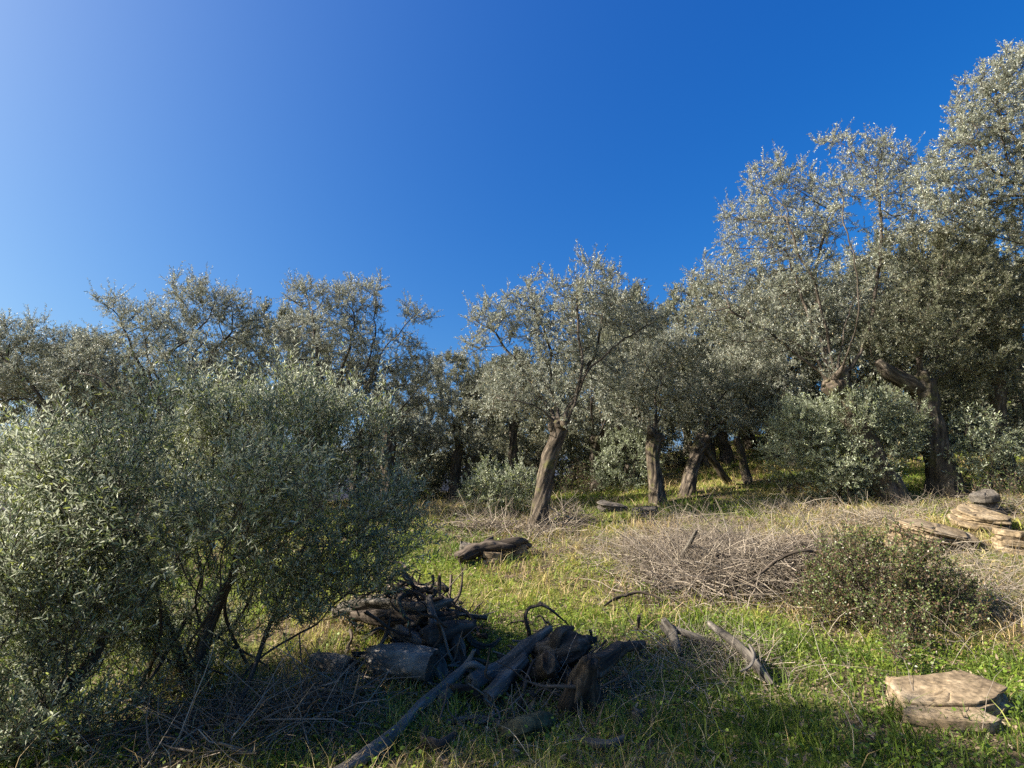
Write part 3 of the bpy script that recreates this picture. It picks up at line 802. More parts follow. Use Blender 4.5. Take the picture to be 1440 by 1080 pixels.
shrub('low thorny shrub with green top and red-brown underside in front of the rocks', (1240, 868), [(1195, 785, 56, 40), (1250, 790, 74, 40), (1325, 832, 66, 30), (1150, 825, 60, 36), (1240, 840, 120, 34), (1380, 848, 44, 22)],
      shoots=260, stems=30, n=2000, step=.06, kill=.085, seed=68, leaf='green_leaf', L=.026, W=.014, tl=.15, per=11, tw=2, tip_r=.0022, rmax=.012, spread=.5, hole=.42)
shrub('twiggy brown shrub with few leaves right of the rock outcrop', (1420, 712), [(1415, 685, 40, 24), (1450, 690, 40, 26), (1380, 690, 26, 16)], stems=14, n=380, step=.09, kill=.12, seed=69, leaf='green_leaf', L=.035, W=.018, tl=.2, per=5, tw=1, spread=.4)
shrub('pale dry bush of fine stems behind the leaning trunk', (826, 694), [(822, 668, 30, 22), (800, 680, 22, 16)], stems=14, n=260, step=.10, kill=.14, seed=70, leaf='green_leaf', L=.05, W=.016, tl=.3, per=5, tw=2, spread=.35)

def back_shrub():
    p = P3(650, 690, 17.0); s = 1 / mpp(p)
    f = lambda x, z, rx, rz: (650 + x * s, 690 - z * s, rx * s, rz * s)
    return shrub('grey scrub olive without a trunk closing the view at the back of the grove', (650, 690), [f(0, .9, 1.0, .7), f(-.8, .7, .7, .6), f(.8, .75, .7, .6), f(.1, 1.6, .7, .5)], stems=12, n=420, step=.16, kill=.25, seed=90,
                 leaf='olive_dark', L=.10, W=.032, tl=.32, per=13, tw=3, spread=.35, depth=17.0, name='scrub_olive', cat='scrub olive', group='scrub olives at the back of the grove', hole=.25, shoots=90)
scrub = back_shrub()
for px, d, rz, sc in ((705, 18, 1, 1.1), (770, 17, 2.2, 1.2), (820, 18.5, 3.1, 1.2), (880, 17.5, .4, 1.1), (950, 19, 5, 1.3), (1010, 22, 4, 1.3), (1100, 19.5, 2.7, 1.4), (1180, 18, 1.5, 1.4), (1290, 14.5, 3.9, 1.3), (1350, 18, .9, 1.6), (1430, 14, 2, 1.4),
                      (575, 16, 3.5, 1.1), (520, 17, 4.4, 1.1), (440, 16, 5.2, 1.1), (350, 16, .2, 1.2), (240, 16, 1.9, 1.2), (140, 16, 2.9, 1.2), (50, 15, 4.9, 1.2), (600, 23, 1, 1.3), (680, 24, 3, 1.3), (740, 23, 2, 1.4), (830, 25, 4, 1.5), (910, 25, 5.5, 1.5), (1060, 26, .5, 1.6), (1230, 23, 1.2, 1.7), (1390, 23, 4.2, 1.7)):
    put(px, d, scrub, rz, sc, scrub['label'])

# ------------------------------------------------------------------ dead wood
def deadwood(name, label, cat, pts, rad, mat='grey_wood', sides=22, seed=1, caps=('broken', 'broken'), rough=.3, ridge=.22, lump=.38, wob=.03, forks=(), group=None, step=.016):
    """pts: (photo x, photo y, height of the axis above the ground in m)"""
    W3 = [G(x, y, z) for x, y, z in pts]
    m = mpp(W3[len(W3) // 2])
    mb = MB()
    tube(mb, W3, [q * m * .78 for q in rad], sides, step=step, rough=rough, ridge=ridge, lump=lump, seed=seed, caps=caps, wob=wob)
    for fp, fr in forks:
        tube(mb, [G(x, y, z) for x, y, z in fp], [q * m for q in fr], 8, step=step, rough=rough, ridge=ridge, lump=lump, seed=seed + 3, caps=('broken', 'broken'), wob=wob)
    org = W3[0]
    o = link(name, mb.mesh(name, [M[mat], M['cut']], origin=org), None, org)
    return tag(o, label, cat, group)

PILE = 'pieces of the dead wood pile'
deadwood('log', 'thick sawn grey log with a cut end painted shade-dark, lying beside the wood pile', 'log', [(530, 926, .18), (566, 930, .18), (606, 940, .17)], [22, 25, 26], 'log_bark', 40, 3, ('broken', 1), rough=.2, ridge=.13, lump=.12, group=PILE)
deadwood('log', 'grey log end half buried under the bush, left of the thick sawn log', 'log', [(440, 928, .1), (468, 932, .1), (492, 942, .1)], [14, 16, 16], 'log_bark', 20, 4, ('round', 1), group=PILE)
deadwood('fallen_branch', 'long pale fallen branch running from the pile to the bottom edge', 'branch', [(470, 1092, .05), (505, 1066, .06), (545, 1037, .06), (590, 992, .07), (630, 956, .12), (652, 935, .2), (664, 915, .3)], [8, 8, 8, 8, 7, 5, 3],
         'pale_wood', 22, 5, forks=[([(652, 940, .18), (668, 935, .2), (690, 948, .1)], [4, 5, 4])], wob=.03, group=PILE)
deadwood('log', 'dark split log slanting up to the right, behind its twin', 'log', [(662, 966, .09), (700, 942, .12), (735, 915, .22), (775, 885, .3)], [13, 14, 11, 6], 'grey_wood', 22, 6, group=PILE)
deadwood('log', 'blue-grey split log slanting in front of its darker twin', 'log', [(684, 982, .08), (712, 955, .12), (742, 926, .2)], [11, 12, 9], 'grey_wood', 22, 7, group=PILE)
deadwood('stump', 'gnarled dark stump with peeling bark standing in the grass', 'stump', [(806, 1006, -.05), (810, 980, .1), (818, 952, .26), (828, 928, .40)], [20, 18, 17, 13], 'dark_wood', 28, 8, rough=.45, ridge=.4, lump=.25, group=PILE,
         forks=[([(826, 1006, -.03), (830, 980, .1), (832, 950, .28)], [9, 10, 8]), ([(792, 1008, -.02), (796, 985, .1), (806, 960, .24)], [7, 9, 6]), ([(838, 1000, -.02), (838, 975, .1)], [6, 4]), ([(802, 1002, 0), (786, 1012, 0)], [8, 4])])
deadwood('fallen_branch', 'dark branch stub reaching right from the gnarled stump', 'branch', [(835, 938, .25), (858, 925, .26), (880, 912, .22), (902, 904, .2)], [14, 12, 9, 7], 'dark_wood', 22, 9, group=PILE, forks=[([(878, 912, .22), (884, 900, .28)], [5, 3])])
deadwood('root_ball', 'tangled root clump with a round knot between split logs and stump', 'root', [(760, 925, .12), (785, 920, .22), (806, 912, .26), (822, 905, .3)], [18, 24, 22, 10], 'dark_wood', 22, 10, rough=.4, ridge=.15, lump=.5, group=PILE,
         forks=[([(770, 930, .2), (768, 940, .22), (766, 934, .3)], [12, 14, 11]), ([(790, 935, .1), (800, 955, .05), (805, 975, .02)], [13, 12, 7]), ([(780, 905, .3), (790, 890, .4), (800, 885, .35)], [9, 6, 4]), ([(740, 950, .05), (765, 945, .1), (785, 930, .15)], [7, 8, 7])])
deadwood('stick', 'hooked dead stick standing upright behind the split logs', 'stick', [(741, 912, 0), (743, 890, .16), (739, 868, .31), (744, 853, .40), (762, 848, .43)], [3.4, 3.2, 3, 2.6, 1.8], 'dark_wood', 22, 11, forks=[([(758, 849, .42), (776, 858, .36), (798, 880, .2)], [2, 1.6, 1])])
deadwood('fallen_branch', 'moss-grey stick lying flat in grass below the split logs', 'branch', [(628, 1016, .03), (665, 1008, .05), (700, 1012, .05), (738, 1010, .04)], [6, 8, 7, 5], 'grey_wood', 22, 12, forks=[([(690, 1010, .05), (692, 998, .1)], [4, 2])])
deadwood('stick', 'short forked stick in shade beside the long pale branch', 'stick', [(592, 1052, .03), (606, 1045, .06), (622, 1048, .05), (638, 1036, .05)], [7, 8, 6, 5], 'dark_wood', 22, 13, forks=[([(604, 1046, .06), (598, 1030, .1), (602, 1018, .14)], [6, 5, 3])])
deadwood('stick', 'curved grey stick arching beside the long pale branch', 'stick', [(618, 992, .04), (628, 980, .09), (640, 970, .1), (648, 962, .06)], [5, 6, 5, 3], 'grey_wood', 22, 14)
deadwood('stick', 'smooth dark stick at the bottom below the stump', 'stick', [(814, 1040, .04), (835, 1046, .05), (858, 1049, .04), (880, 1046, .04)], [6, 7, 6, 5], 'grey_wood', 22, 15)
deadwood('wood_splinter', 'pale upright splinter of wood above the mossy chunk', 'splinter', [(742, 1004, .02), (748, 992, .08), (752, 980, .15)], [7, 6, 1.5], 'grey_wood', 22, 16)
deadwood('mossy_chunk', 'mossy broken chunk of wood with a ragged brown left end', 'wood', [(712, 1032, .05), (735, 1024, .07), (758, 1018, .07), (774, 1012, .05)], [13, 17, 16, 11], 'moss_rock', 22, 17, rough=.4, ridge=.15, lump=.35)
# the rotten heap behind the log
heap = [([(498, 852, .32), (545, 848, .42), (590, 856, .42), (632, 846, .46)], [9, 8, 9, 5], 'upper grey branch lying across the top of the rotten heap'),
        ([(500, 866, .25), (540, 872, .3), (585, 868, .34), (640, 862, .4)], [11, 12, 12, 5], 'thick rotten branch across the heap just below its top'),
        ([(520, 842, .4), (550, 856, .36), (590, 872, .3), (650, 880, .3)], [6, 8, 9, 7], 'slanting dark branch crossing the rotten heap'),
        ([(603, 842, .5), (606, 862, .4), (608, 890, .3), (615, 920, .15)], [6, 7, 9, 12], 'black upright stub in the middle of the rotten heap'),
        ([(600, 900, .3), (630, 885, .32), (660, 880, .32), (668, 872, .36)], [13, 14, 9, 3], 'knotted root end at the right side of the rotten heap'),
        ([(630, 885, .3), (642, 910, .2), (648, 940, .08), (640, 965, 0)], [10, 10, 8, 6], 'ragged root hanging down at the right of the heap'),
        ([(560, 890, .26), (590, 905, .22), (615, 935, .12), (625, 960, .03)], [12, 14, 13, 9], 'black rotten root behind the sawn log end'),
        ([(655, 890, .22), (668, 905, .12), (690, 912, .06), (706, 900, .1)], [5, 5, 4, 2], 'thin pale root curling right from the heap'),
        ([(585, 880, .25), (575, 900, .2), (560, 905, .2)], [14, 17, 12], 'dark root lump between the heap and the sawn log'),
        ([(470, 862, .22), (495, 850, .3), (520, 858, .3), (552, 866, .28)], [8, 10, 9, 5], 'grey root at the left end of the heap, under bush twigs'),
        ([(562, 838, .48), (570, 846, .44), (592, 862, .38)], [3, 4, 6], 'short broken twig sticking up at the top of the heap')]
for k, (pts, rad, lab) in enumerate(heap):
    deadwood('rotten_branch', lab, 'dead branch', pts, rad, 'dark_wood' if k % 3 else 'grey_wood', 22, 80 + k, rough=.32, ridge=.2, lump=.4, wob=.03, group='rotten branches of the heap behind the log')
deadwood('fallen_branch', 'dark broken branch piece, upright left end of the pair right of stump', 'branch', [(934, 878, .2), (944, 896, .12), (952, 922, .02)], [9, 9, 7], 'grey_wood', 22, 31)
deadwood('fallen_branch', 'pale thin branch sloping down right from the broken dark piece', 'branch', [(945, 884, .16), (975, 898, .12), (1000, 908, .06), (1016, 914, .02)], [6, 6, 5, 3], 'grey_wood', 22, 32)
deadwood('fallen_branch', 'long grey branch sloping to the right in the shaded grass', 'branch', [(998, 878, .24), (1025, 900, .2), (1050, 922, .15), (1072, 943, .1), (1090, 962, .04)], [5, 7, 7, 7, 5], 'grey_wood', 22, 33)
deadwood('stick', 'white curved twig hooked against the long grey branch', 'stick', [(1054, 908, .24), (1058, 922, .2), (1054, 936, .15), (1042, 944, .12)], [2, 2.5, 2.5, 2], 'grey_wood', 22, 34)
deadwood('stick', 'bare forked stick rising out of the brush heap', 'stick', [(953, 800, .1), (958, 785, .26), (966, 768, .46), (977, 745, .7)], [4.5, 4, 3.5, 2.5], 'grey_wood', 22, 35, forks=[([(966, 768, .46), (990, 772, .4), (1030, 800, .22)], [2, 1.6, 1.2])])
deadwood('rotten_log', 'rotten fallen log in the bright grass before the leaning olive', 'log', [(650, 784, .1), (672, 780, .11), (705, 778, .1), (742, 772, .08)], [10, 9.5, 8, 4], 'dark_wood', 26, 36, ('broken', 'broken'), rough=.6, ridge=.45, lump=.5, wob=.09,
         forks=[([(690, 772, .14), (720, 766, .2), (738, 766, .16)], [5, 5, 2]), ([(676, 778, .12), (680, 768, .2), (688, 760, .25)], [5, 4, 2])])
deadwood('fallen_branch', 'thin dark branch along the left edge of the brush heap', 'branch', [(850, 852, .06), (872, 840, .1), (900, 832, .14), (935, 846, .1)], [1.6, 2.2, 2, 1.2], 'dark_wood', 22, 37)
deadwood('fallen_branch', 'arched dark branch along the right top of the brush heap', 'branch', [(1055, 815, .3), (1095, 790, .5), (1130, 776, .58), (1165, 784, .46)], [1.8, 2.4, 2.2, 1.4], 'dark_wood', 22, 38, forks=[([(1140, 778, .4), (1142, 755, .55)], [1.6, 1])])

# ------------------------------------------------------------------ rocks
def rock(label, px, py, sx, sy, sz, mat='rock', rz=0.0, tilt=(0, 0), seed=1, layers=6, sink=.3, name='rock', n=40, cut=.5):
    """a broken block of schist: a stack of angular beds of uneven thickness, each stepping in or out of the one below"""
    q = np.random.default_rng(seed + 70)
    mb = MB()
    m = 96
    th = np.linspace(0, 2 * np.pi, m, endpoint=False)
    def outline(k):                              # a many-cornered, straight-sided outline
        c = np.sort((np.arange(k) + q.uniform(-.38, .38, k)) * 2 * np.pi / k) % (2 * np.pi); c = np.sort(c); rr = q.uniform(.66, 1.16, k)
        P = np.stack([np.cos(c) * rr, np.sin(c) * rr], 1)
        P = np.concatenate([P, P[:1]]); t = np.concatenate([c, [c[0] + 2 * np.pi]])
        a = np.where(th < c[0], th + 2 * np.pi, th)
        return np.stack([np.interp(a, t, P[:, 0]), np.interp(a, t, P[:, 1])], 1)
    base = outline(6)
    layers = int(layers * 1.5); hts = q.uniform(.3, 1.8, layers); hts *= 2 * sz / hts.sum()
    z = -sz
    for L in range(layers):
        o = (.66 * base + .34 * outline(7)) * (1.16 - .22 * L / layers) * q.uniform(.80, 1.05)
        o = o + q.normal(0, .075, 2) + .045 * np.stack([fbm(o[:, 0] * 5, o[:, 1] * 5, L, seed + 51, 3), fbm(o[:, 0] * 5, o[:, 1] * 5, L, seed + 52, 3)], 1)
        h = hts[L]; rings = []
        for f, ins in ((-.06, .10), (.04, .015), (.35, 0), (.72, .0), (.94, .02), (1.0, .06)):
            w = 1 - ins + .05 * fbm(o[:, 0] * 3.2 + L * 5, o[:, 1] * 3.2, f * 1.2 + L, seed + L, 4)
            zz = z + h * f + .10 * sz * vnoise(o[:, 0] * 1.5, o[:, 1] * 1.5, L * .4, seed + 2)
            rings.append(np.stack([o[:, 0] * w * sx, o[:, 1] * w * sy, zz], 1))
        for f in (.86, .62, .36, .12):           # the face of the bed
            x, y = o[:, 0] * f, o[:, 1] * f
            zz = z + h + .10 * sz * vnoise(x * 1.5, y * 1.5, L * .4, seed + 2) + .10 * sz * fbm(x * 2.6, y * 2.6, L * 1.0, seed + 4, 4) - .16 * sz * np.exp(-(fbm(x * 1.7, y * 1.7, L, seed + 6, 2) / .03) ** 2)
            rings.append(np.stack([x * sx, y * sy, zz], 1))
        V = np.concatenate(rings + [rings[-1].mean(0)[None]])
        a = np.arange(m); b = (a + 1) % m
        F = np.concatenate([np.stack([k * m + a, k * m + b, (k + 1) * m + b, (k + 1) * m + a], 1) for k in range(len(rings) - 1)])
        T = np.stack([(len(rings) - 1) * m + a, (len(rings) - 1) * m + b, np.full(m, len(rings) * m)], 1)
        mb.add(V, [F, T], 0)
        z += h * .97
    g = G(px, py)
    o = link(name, mb.mesh(name, [M[mat]]), None, (g[0], g[1], g[2] + sz * (1 - sink * 2)))
    o.rotation_euler = (tilt[0], tilt[1], rz)
    o.data.set_sharp_from_angle(angle=R(38))
    tag(o, label, 'rock')
    return o

rock('cracked tan slab of layered rock in the sunny grass, lower right corner', 1340, 1002, .43, .26, .135, 'rock', .12, (.20, -.08), 5, 5, .36, n=60)
rock('small brown rock wedged at the left end of the cracked tan slab', 1274, 988, .10, .12, .10, 'rock', .5, (.1, .3), 4, 5, .25, n=30)
rock('thin flat tan stone at the foot of the cracked slab', 1335, 1026, .32, .14, .07, 'rock', -.1, (.1, 0), 5, 3, .3, n=30)
rock('broad pale tan rock outcrop in the slope, right of the thorny shrub', 1312, 768, .64, .42, .25, 'rock', .15, (.34, .16), 7, 9, .40, n=60)
rock('upper ledge of tan rock above the right part of the outcrop', 1376, 740, .46, .36, .24, 'rock', -.25, (.34, .16), 8, 8, .46, n=50)
rock('dark topped block standing on the top ledge of the outcrop', 1392, 724, .28, .22, .24, 'rock_grey', .2, (.1, -.15), 9, 4, .2, n=36)
rock('grey flat rock half sunk in dry grass left of the outcrop', 1130, 774, .36, .26, .16, 'rock', .1, (.1, 0), 10, 4, .35, n=36)
rock('dark ledge stone in the terrace edge under the knobbly pollard', 862, 718, .45, .28, .15, 'rock_grey', .05, (.2, .12), 12, 4, .46, n=36)
rock('second dark ledge stone right of the first, below the pollards', 908, 724, .36, .24, .12, 'rock_grey', .4, (.15, -.1), 13, 4, .46, n=30)
rock('tan stone sticking out beneath the rotten fallen log', 694, 792, .17, .13, .11, 'rock', .3, (0, .1), 14, 3, .3, n=26)
rock('rounded grey stone against the left end of the rotten fallen log', 657, 786, .15, .13, .16, 'rock_grey', .3, (.1, .1), 21, 4, .3, n=28)
rock('brown stone leaning on the right end of the rotten fallen log', 730, 782, .2, .14, .13, 'rock', .1, (.1, -.2), 22, 4, .35, n=28)
rock('small grey stone standing in grass right of the stump', 897, 1018, .055, .045, .06, 'rock_grey', .3, (.1, .2), 15, 3, .3, n=22)
rock('tiny white stone at the bottom edge under the mossy chunk', 724, 1066, .028, .022, .028, 'rock', .3, (.3, .2), 16, 3, .2, n=16)
rock('small pale grey stone at the bottom edge below the dark stick', 816, 1066, .045, .035, .022, 'rock_grey', .5, (.1, .1), 17, 3, .3, n=18)
rock('pale rock piece low on the slope at the right edge', 1425, 772, .34, .26, .2, 'rock', .3, (.1, .1), 18, 5, .35, n=36)

# ------------------------------------------------------------------ grass and other ground cover
def scatter(n, rng, r0=2.2, r1=30, az=60, falloff=1.0):
    """points on the ground round the viewer's side of the slope, thinning with distance"""
    a = R(1) * rng.uniform(-az, az, n)
    u = rng.uniform(0, 1, n)
    e = 2 - falloff
    r = (r0 ** e + u * (r1 ** e - r0 ** e)) ** (1 / e) if abs(e) > 1e-3 else r0 * (r1 / r0) ** u
    return np.stack([r * np.sin(a), r * np.cos(a)], 1)

def lush(x, y):
    """where the meadow is green (1) or dry (0)"""
    v = .44 + 1.15 * fbm(x * .55, y * .55, 0, 71, 3)
    v = v + .8 * np.exp(-(((x + 1.0) / 1.3) ** 2 + ((y - 8.8) / 1.1) ** 2))       # the bright green patch left of the leaning olive
    v = v + .42 * np.exp(-((y - 3.8) / 1.6) ** 2)
    v = v + .3 * np.exp(-(((x - 2.6) / 1.6) ** 2 + ((y - 4.0) / 1.4) ** 2))
    v = v - .6 * np.exp(-(((x - 3.4) / 2.6) ** 2 + ((y - 7.6) / 1.7) ** 2))      # the dry middle
    v = v - .45 * np.exp(-(((x + 1.8) / 1.2) ** 2 + ((y - 13) / 2.0) ** 2))
    v = v - .55 * np.exp(-(((x - 6.0) / 3.0) ** 2 + ((y - 8.0) / 2.5) ** 2))
    return np.clip(v, 0, 1)

def blades(mb, xy, h, w, rng, lean, tint, val, mat=0, bend=.5):
    n = len(xy)
    z = ground_h(xy[:, 0], xy[:, 1]) - .012
    o = np.stack([xy[:, 0], xy[:, 1], z], 1)
    a = rng.uniform(0, 6.283, n); f = rng.uniform(0, 6.283, n)
    l = np.abs(rng.normal(0, lean, n))
    dr = np.stack([np.cos(a) * np.sin(l), np.sin(a) * np.sin(l), np.cos(l)], 1)
    s = np.stack([np.cos(f), np.sin(f), np.zeros(n)], 1)
    hh = h[:, None]; ww = w[:, None]
    hb = np.stack([np.cos(a), np.sin(a), np.zeros(n)], 1) * (bend * rng.uniform(.1, 1.2, n))[:, None]
    m = o + dr * hh * .55 + hb * hh * .16
    t = o + dr * hh + hb * hh * .62 - np.array([0, 0, 1]) * (bend * .2) * hh
    v = np.stack([o - s * ww * .5, o + s * ww * .5, m + s * ww * .38, m - s * ww * .38, t], 1)
    b = np.arange(n)[:, None] * 5
    at = np.repeat(np.stack([tint, val, np.zeros(n)], 1), 5, 0)
    mb.add(v.reshape(-1, 3), [b + np.array([0, 1, 2, 3]), b + np.array([3, 2, 4])], mat, at)

rng = np.random.default_rng(5)
# short green grass
mb = MB()
xy = scatter(330000, rng, 2.3, 28, 58, 1.35)
lu = lush(xy[:, 0], xy[:, 1])
tuft = .5 + .5 * fbm(xy[:, 0] * 3.2, xy[:, 1] * 3.2, 0, 77, 2)
k = rng.uniform(0, 1, len(xy)) < (.22 + .78 * lu) * (.35 + .9 * tuft)
xy, lu, tuft = xy[k], lu[k], tuft[k]
dist = np.hypot(xy[:, 0], xy[:, 1])
h = rng.gamma(5, .2, len(xy)) * (.055 + .06 * tuft) * (.8 + .4 * rng.uniform(0, 1, len(xy)))
tint = np.clip(.78 - .62 * lu + rng.normal(0, .13, len(xy)), 0, 1)
blades(mb, xy, h, (.0035 + .0011 * dist) * rng.uniform(.7, 1.3, len(xy)), rng, .45, tint, rng.uniform(.7, 1.35, len(xy)), bend=.7)
tag(link('grass', mb.mesh('grass', [M['grass']])), 'short green and yellowing grass over the slope', 'grass', kind='stuff')
# taller straw
mb = MB()
xy = scatter(330000, rng, 2.6, 26, 58, 1.2)
lu = lush(xy[:, 0], xy[:, 1])
cl = .5 + .8 * fbm(xy[:, 0] * 1.3, xy[:, 1] * 1.3, 0, 91, 3)
k = rng.uniform(0, 1, len(xy)) < np.clip((1.0 - lu) * cl * 1.1, .03, 1)
xy = xy[k]; cl = cl[k]; dist = np.hypot(xy[:, 0], xy[:, 1])
h = rng.gamma(4, .25, len(xy)) * (.08 + .11 * np.clip(cl, 0, 1.3))
blades(mb, xy, h, (.0022 + .0006 * dist) * rng.uniform(.6, 1.2, len(xy)), rng, .75, np.clip(rng.normal(.5, .25, len(xy)), 0, 1), rng.uniform(.7, 1.2, len(xy)), bend=.9)
tag(link('dry_grass', mb.mesh('dry_grass', [M['straw']])), 'dry straw coloured grass lying over the slope', 'dry grass', kind='stuff')
# tufts of longer grass
mb = MB()
c = scatter(1500, rng, 2.6, 20, 56, 1.15)
k = rng.uniform(0, 1, len(c)) < .35 + .65 * (fbm(c[:, 0] * .8, c[:, 1] * .8, 0, 33, 2) > 0)
c = c[k]; per = 46
sz = rng.uniform(.5, 1.35, len(c))
xy = np.repeat(c, per, 0) + rng.normal(0, .045, (len(c) * per, 2)) * np.repeat(sz, per)[:, None]
dist = np.hypot(xy[:, 0], xy[:, 1]); q = np.repeat(sz, per)
dry = np.repeat(np.clip(.75 - .6 * lush(c[:, 0], c[:, 1]) + rng.normal(0, .2, len(c)), 0, 1), per)
blades(mb, xy, rng.gamma(6, .16, len(xy)) * .155 * q, (.003 + .0007 * dist) * rng.uniform(.6, 1.2, len(xy)), rng, .5, np.clip(dry + rng.normal(0, .1, len(xy)), 0, 1), rng.uniform(.7, 1.3, len(xy)), bend=.9)
tag(link('grass_tufts', mb.mesh('grass_tufts', [M['grass']])), 'longer tufts of green and pale grass', 'grass', kind='stuff')
# clover and small weeds
mb = MB()
xy = scatter(90000, rng, 2.3, 12, 58, 1.3)
k = rng.uniform(0, 1, len(xy)) < np.clip(1.6 * (fbm(xy[:, 0] * .9, xy[:, 1] * .9, 0, 55, 3) + .18), 0, 1) * (.25 + lush(xy[:, 0], xy[:, 1]))
xy = xy[k]
n = len(xy)
o = np.stack([xy[:, 0], xy[:, 1], ground_h(xy[:, 0], xy[:, 1]) + rng.gamma(3, .018, n)], 1)
d = norm(np.stack([rng.normal(0, 1, n), rng.normal(0, 1, n), rng.uniform(-.1, .6, n)], 1))
nn = rng.normal(0, .45, (n, 3)); nn[:, 2] += 1
s = norm(np.cross(nn, d)); sz = (rng.uniform(.010, .024, n) * (1 + .05 * np.hypot(xy[:, 0], xy[:, 1])))[:, None]
v = np.stack([o, o + d * sz * .55 + s * sz * .5, o + d * sz * 1.05 + s * sz * .2, o + d * sz * 1.05 - s * sz * .2, o + d * sz * .55 - s * sz * .5], 1)
at = np.repeat(np.stack([np.clip(rng.normal(.55, .25, n), 0, 1), rng.uniform(.7, 1.3, n), np.zeros(n)], 1), 5, 0)
mb.add(v.reshape(-1, 3), np.arange(n)[:, None] * 5 + np.arange(5), 0, at)
tag(link('clover', mb.mesh('clover', [M['clover']])), 'bright green clover and small weeds in the grass', 'ground cover', kind='stuff')
# fallen leaves and bits of bark on the soil
mb = MB()
xy = scatter(70000, rng, 2.3, 24, 58, 1.4)
n = len(xy)
o = np.stack([xy[:, 0], xy[:, 1], ground_h(xy[:, 0], xy[:, 1]) + rng.uniform(.004, .03, n)], 1)
d = norm(np.stack([rng.normal(0, 1, n), rng.normal(0, 1, n), rng.normal(0, .25, n)], 1))
nn = rng.normal(0, .4, (n, 3)); nn[:, 2] += 1
s = norm(np.cross(nn, d)); L = rng.uniform(.03, .07, n)[:, None] * (1 + .03 * np.hypot(xy[:, 0], xy[:, 1]))[:, None]
v = np.stack([o, o + d * L * .5 + s * L * .13, o + d * L, o + d * L * .5 - s * L * .13], 1)
at = np.repeat(np.stack([np.clip(rng.normal(.5, .25, n), 0, 1), rng.uniform(.7, 1.2, n), np.zeros(n)], 1), 4, 0)
mb.add(v.reshape(-1, 3), np.arange(n)[:, None] * 4 + np.arange(4), 0, at)
tag(link('leaf_litter', mb.mesh('leaf_litter', [M['litter']])), 'fallen dry olive leaves littering the soil', 'leaf litter', kind='stuff')

def crooked(mb, o, d, ln, rad, rng, tint, val, sag=.2, segs=4):
    """many thin crooked twigs at once"""
    n = len(o)
    pts = [o]; dd = d
    for k in range(segs):
        dd = norm(dd + rng.normal(0, .22, (n, 3)) + np.array([0, 0, -sag / segs]))
        pts.append(pts[-1] + dd * (ln / segs)[:, None])
    P = np.stack(pts, 1)
    fl = P.reshape(-1, 3)
    fl[:, 2] = np.maximum(fl[:, 2], ground_h(fl[:, 0], fl[:, 1]) + .004)
    P = fl.reshape(P.shape)
    side = norm(np.cross(d, rng.normal(0, 1, (n, 3)))); oth = np.cross(d, side)
    ang = np.array([0, 2.094, 4.189])
    ring = np.cos(ang)[None, :, None] * side[:, None] + np.sin(ang)[None, :, None] * oth[:, None]
    tap = np.linspace(1, .35, segs + 1)
    v = P[:, :, None, :] + ring[:, None] * (rad[:, None] * tap[None])[..., None, None]
    b = np.arange(n)[:, None] * 3 * (segs + 1)
    F = np.concatenate([b + np.array([k * 3 + a, k * 3 + (a + 1) % 3, k * 3 + 3 + (a + 1) % 3, k * 3 + 3 + a]) for k in range(segs) for a in range(3)])
    at = np.repeat(np.stack([tint, val, np.zeros(n)], 1), 3 * (segs + 1), 0)
    mb.add(v.reshape(-1, 3), F, 0, at)

def brush(label, spots, n, rng, ln=(.3, 1.1), rad=(.002, .006), top=.45, up=.25, tint=(.5, .25), name='brushwood'):
    """spots: (photo x, photo y, half width px, half depth m, height m)"""
    mb = MB()
    w = np.array([s[2] * s[3] for s in spots], float); w /= w.sum()
    for q, s in enumerate(spots):
        c = G(s[0], s[1]); k = int(n * w[q])
        e = rng.normal(0, .5, (k, 2))
        x = c[0] + e[:, 0] * s[2] * mpp(c); y = c[1] + e[:, 1] * s[3]
        z = ground_h(x, y) + rng.uniform(0, 1, k) * s[4] * np.exp(-.6 * (e ** 2).sum(1))
        o = np.stack([x, y, z], 1)
        d = norm(np.stack([rng.normal(0, 1, k), rng.normal(0, 1, k), rng.normal(up, .35, k)], 1))
        lnn = rng.uniform(*ln, k)
        crooked(mb, o - d * (lnn * .4)[:, None], d, lnn, rad[0] + (rad[1] * 1.9 - rad[0]) * rng.uniform(0, 1, k) ** 3, rng, np.clip(rng.normal(*tint, k), 0, 1), rng.uniform(.7, 1.2, k))
    return tag(link(name, mb.mesh(name, [M['brush']])), label, name.replace('_', ' '), kind='stuff')

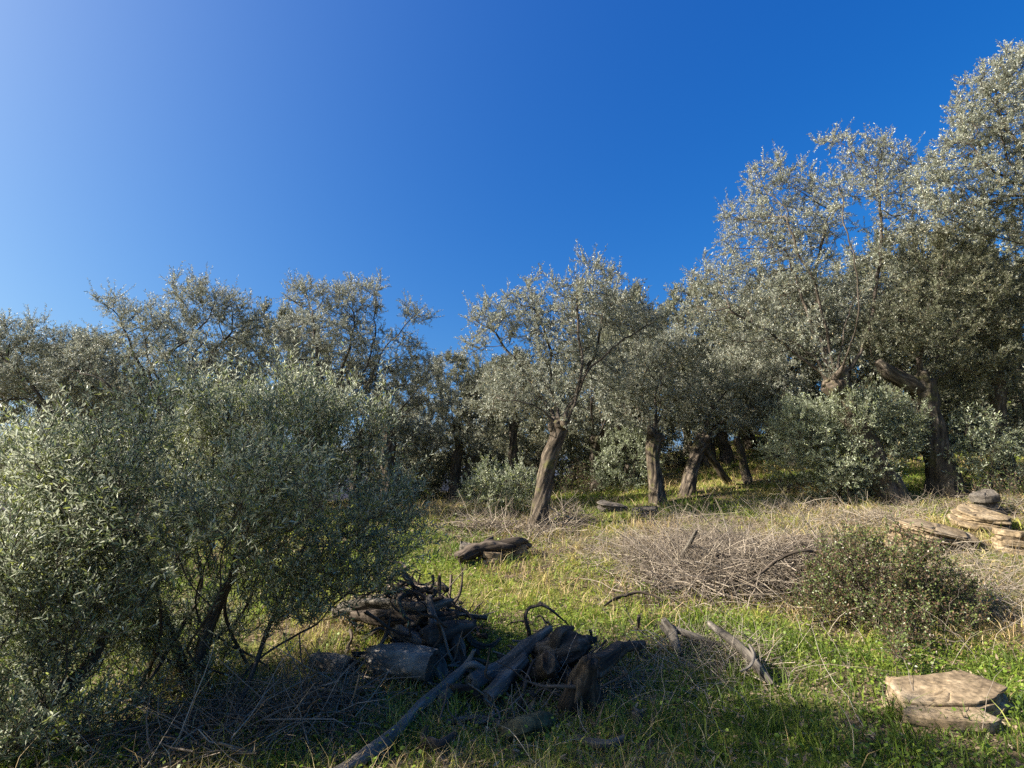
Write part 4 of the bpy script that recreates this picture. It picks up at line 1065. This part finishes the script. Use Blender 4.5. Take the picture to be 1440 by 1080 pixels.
brush('heap of cut grey-brown twigs in the middle of the slope', [(1060, 825, 100, .6, .55), (985, 825, 60, .5, .4), (1135, 818, 75, .55, .55), (930, 810, 50, .7, .26), (1000, 790, 110, .8, .4)], 6500, rng, rad=(.0014, .0058), up=.42, name='brushwood')
brush('grey twigs heaped in shade under the foreground bush', [(420, 1010, 90, .45, .25), (330, 1040, 130, .4, .16), (480, 1000, 60, .4, .2), (200, 1050, 120, .4, .1)], 1000, rng, (.25, .9), (.0018, .005), tint=(.3, .25), name='fallen_twigs')
def root_tangle():
    mb = MB(); q = np.random.default_rng(77)
    for k in range(190):
        far = k % 3 == 2
        sx = q.normal(745, 75) if far else q.normal(578, 42); c = G(sx, 960 + q.normal(0, 32) if far else 905 + q.normal(0, 22))
        base = c + np.array([0, 0, q.uniform(0, .2 if far else .5) * math.exp(-((sx - (770 if far else 580)) / 75) ** 2)])
        d = q.normal(0, 1, 3) * np.array([1, .7, .55]); d /= np.linalg.norm(d)
        ln = q.uniform(.15, .62); n = 5
        pts = [base - d * ln * .5]
        for j in range(n):
            d = d + q.normal(0, .38, 3); d /= np.linalg.norm(d); pts.append(pts[-1] + d * ln / n)
        pts = np.array(pts); pts[:, 2] = np.maximum(pts[:, 2], ground_h(pts[:, 0], pts[:, 1]) + .01)
        r0 = q.uniform(.006, .028)
        tube(mb, pts, r0 * np.linspace(1, .35, n + 1) * q.uniform(.8, 1.2, n + 1), 8, step=.022, rough=.4, ridge=.2, lump=.5, seed=200 + k, caps=('broken', 'broken'))
    tag(link('root_tangle', mb.mesh('root_tangle', [M['dark_wood']])), 'near-black tangle of rotten roots heaped behind the sawn log', 'root tangle', kind='stuff')
root_tangle()
brush('tangle of dark rotten roots and broken twigs in the heap behind the sawn log', [(575, 885, 60, .35, .5), (630, 900, 35, .35, .4), (520, 870, 40, .35, .35), (620, 950, 30, .25, .15)], 330, rng, (.15, .7), (.004, .016), tint=(.12, .16), name='rotten_roots')
brush('dark broken twigs and roots strewn between the split logs and the stump', [(780, 935, 55, .35, .25), (740, 980, 90, .35, .08), (850, 960, 60, .35, .1), (660, 1020, 90, .3, .05)], 260, rng, (.12, .5), (.003, .010), tint=(.2, .18), name='broken_twigs')
brush('small pile of cut twigs right of the leaning trunk', [(800, 735, 40, .5, .22), (770, 752, 40, .4, .12), (690, 742, 60, .7, .12)], 900, rng, (.4, 1.2), (.003, .007), name='cut_twigs')
brush('tangle of dry stems scattered over the slope', [(870, 770, 160, 1.2, .10), (1180, 740, 100, .8, .2), (1350, 800, 130, .9, .2), (1400, 850, 80, .8, .2), (1240, 735, 80, .7, .25), (1180, 770, 60, .5, .2), (1400, 720, 60, .8, .25), (1300, 720, 60, .5, .2), (1100, 720, 80, .8, .2), (960, 735, 60, .8, .15), (650, 710, 50, 1.0, .15), (1000, 930, 110, .6, .14), (850, 960, 140, .6, .06)], 6200, rng, (.2, .7), (.0014, .0035), up=.5, tint=(.6, .25), name='dry_stems')
# tall arching dry canes
mb = MB()
for s, k in (((1010, 715, 150), 46), ((1160, 730, 90), 24), ((1060, 950, 160), 40), ((860, 1010, 200), 34), ((1250, 900, 140), 40), ((850, 720, 60), 14)):
    c = G(s[0], s[1])
    x = c[0] + rng.normal(0, .5, k) * s[2] * mpp(c); y = c[1] + rng.normal(0, .5, k)
    o = np.stack([x, y, ground_h(x, y) - .02], 1)
    d = norm(np.stack([rng.normal(0, .45, k), rng.normal(0, .45, k), np.ones(k)], 1))
    crooked(mb, o, d, rng.uniform(.35, .95, k), rng.uniform(.0016, .0034, k), rng, np.clip(rng.normal(.7, .2, k), 0, 1), rng.uniform(.8, 1.2, k), sag=1.3, segs=8)
tag(link('dry_canes', mb.mesh('dry_canes', [M['brush']])), 'tall thin dry canes arching over the grass', 'dry canes', kind='stuff')
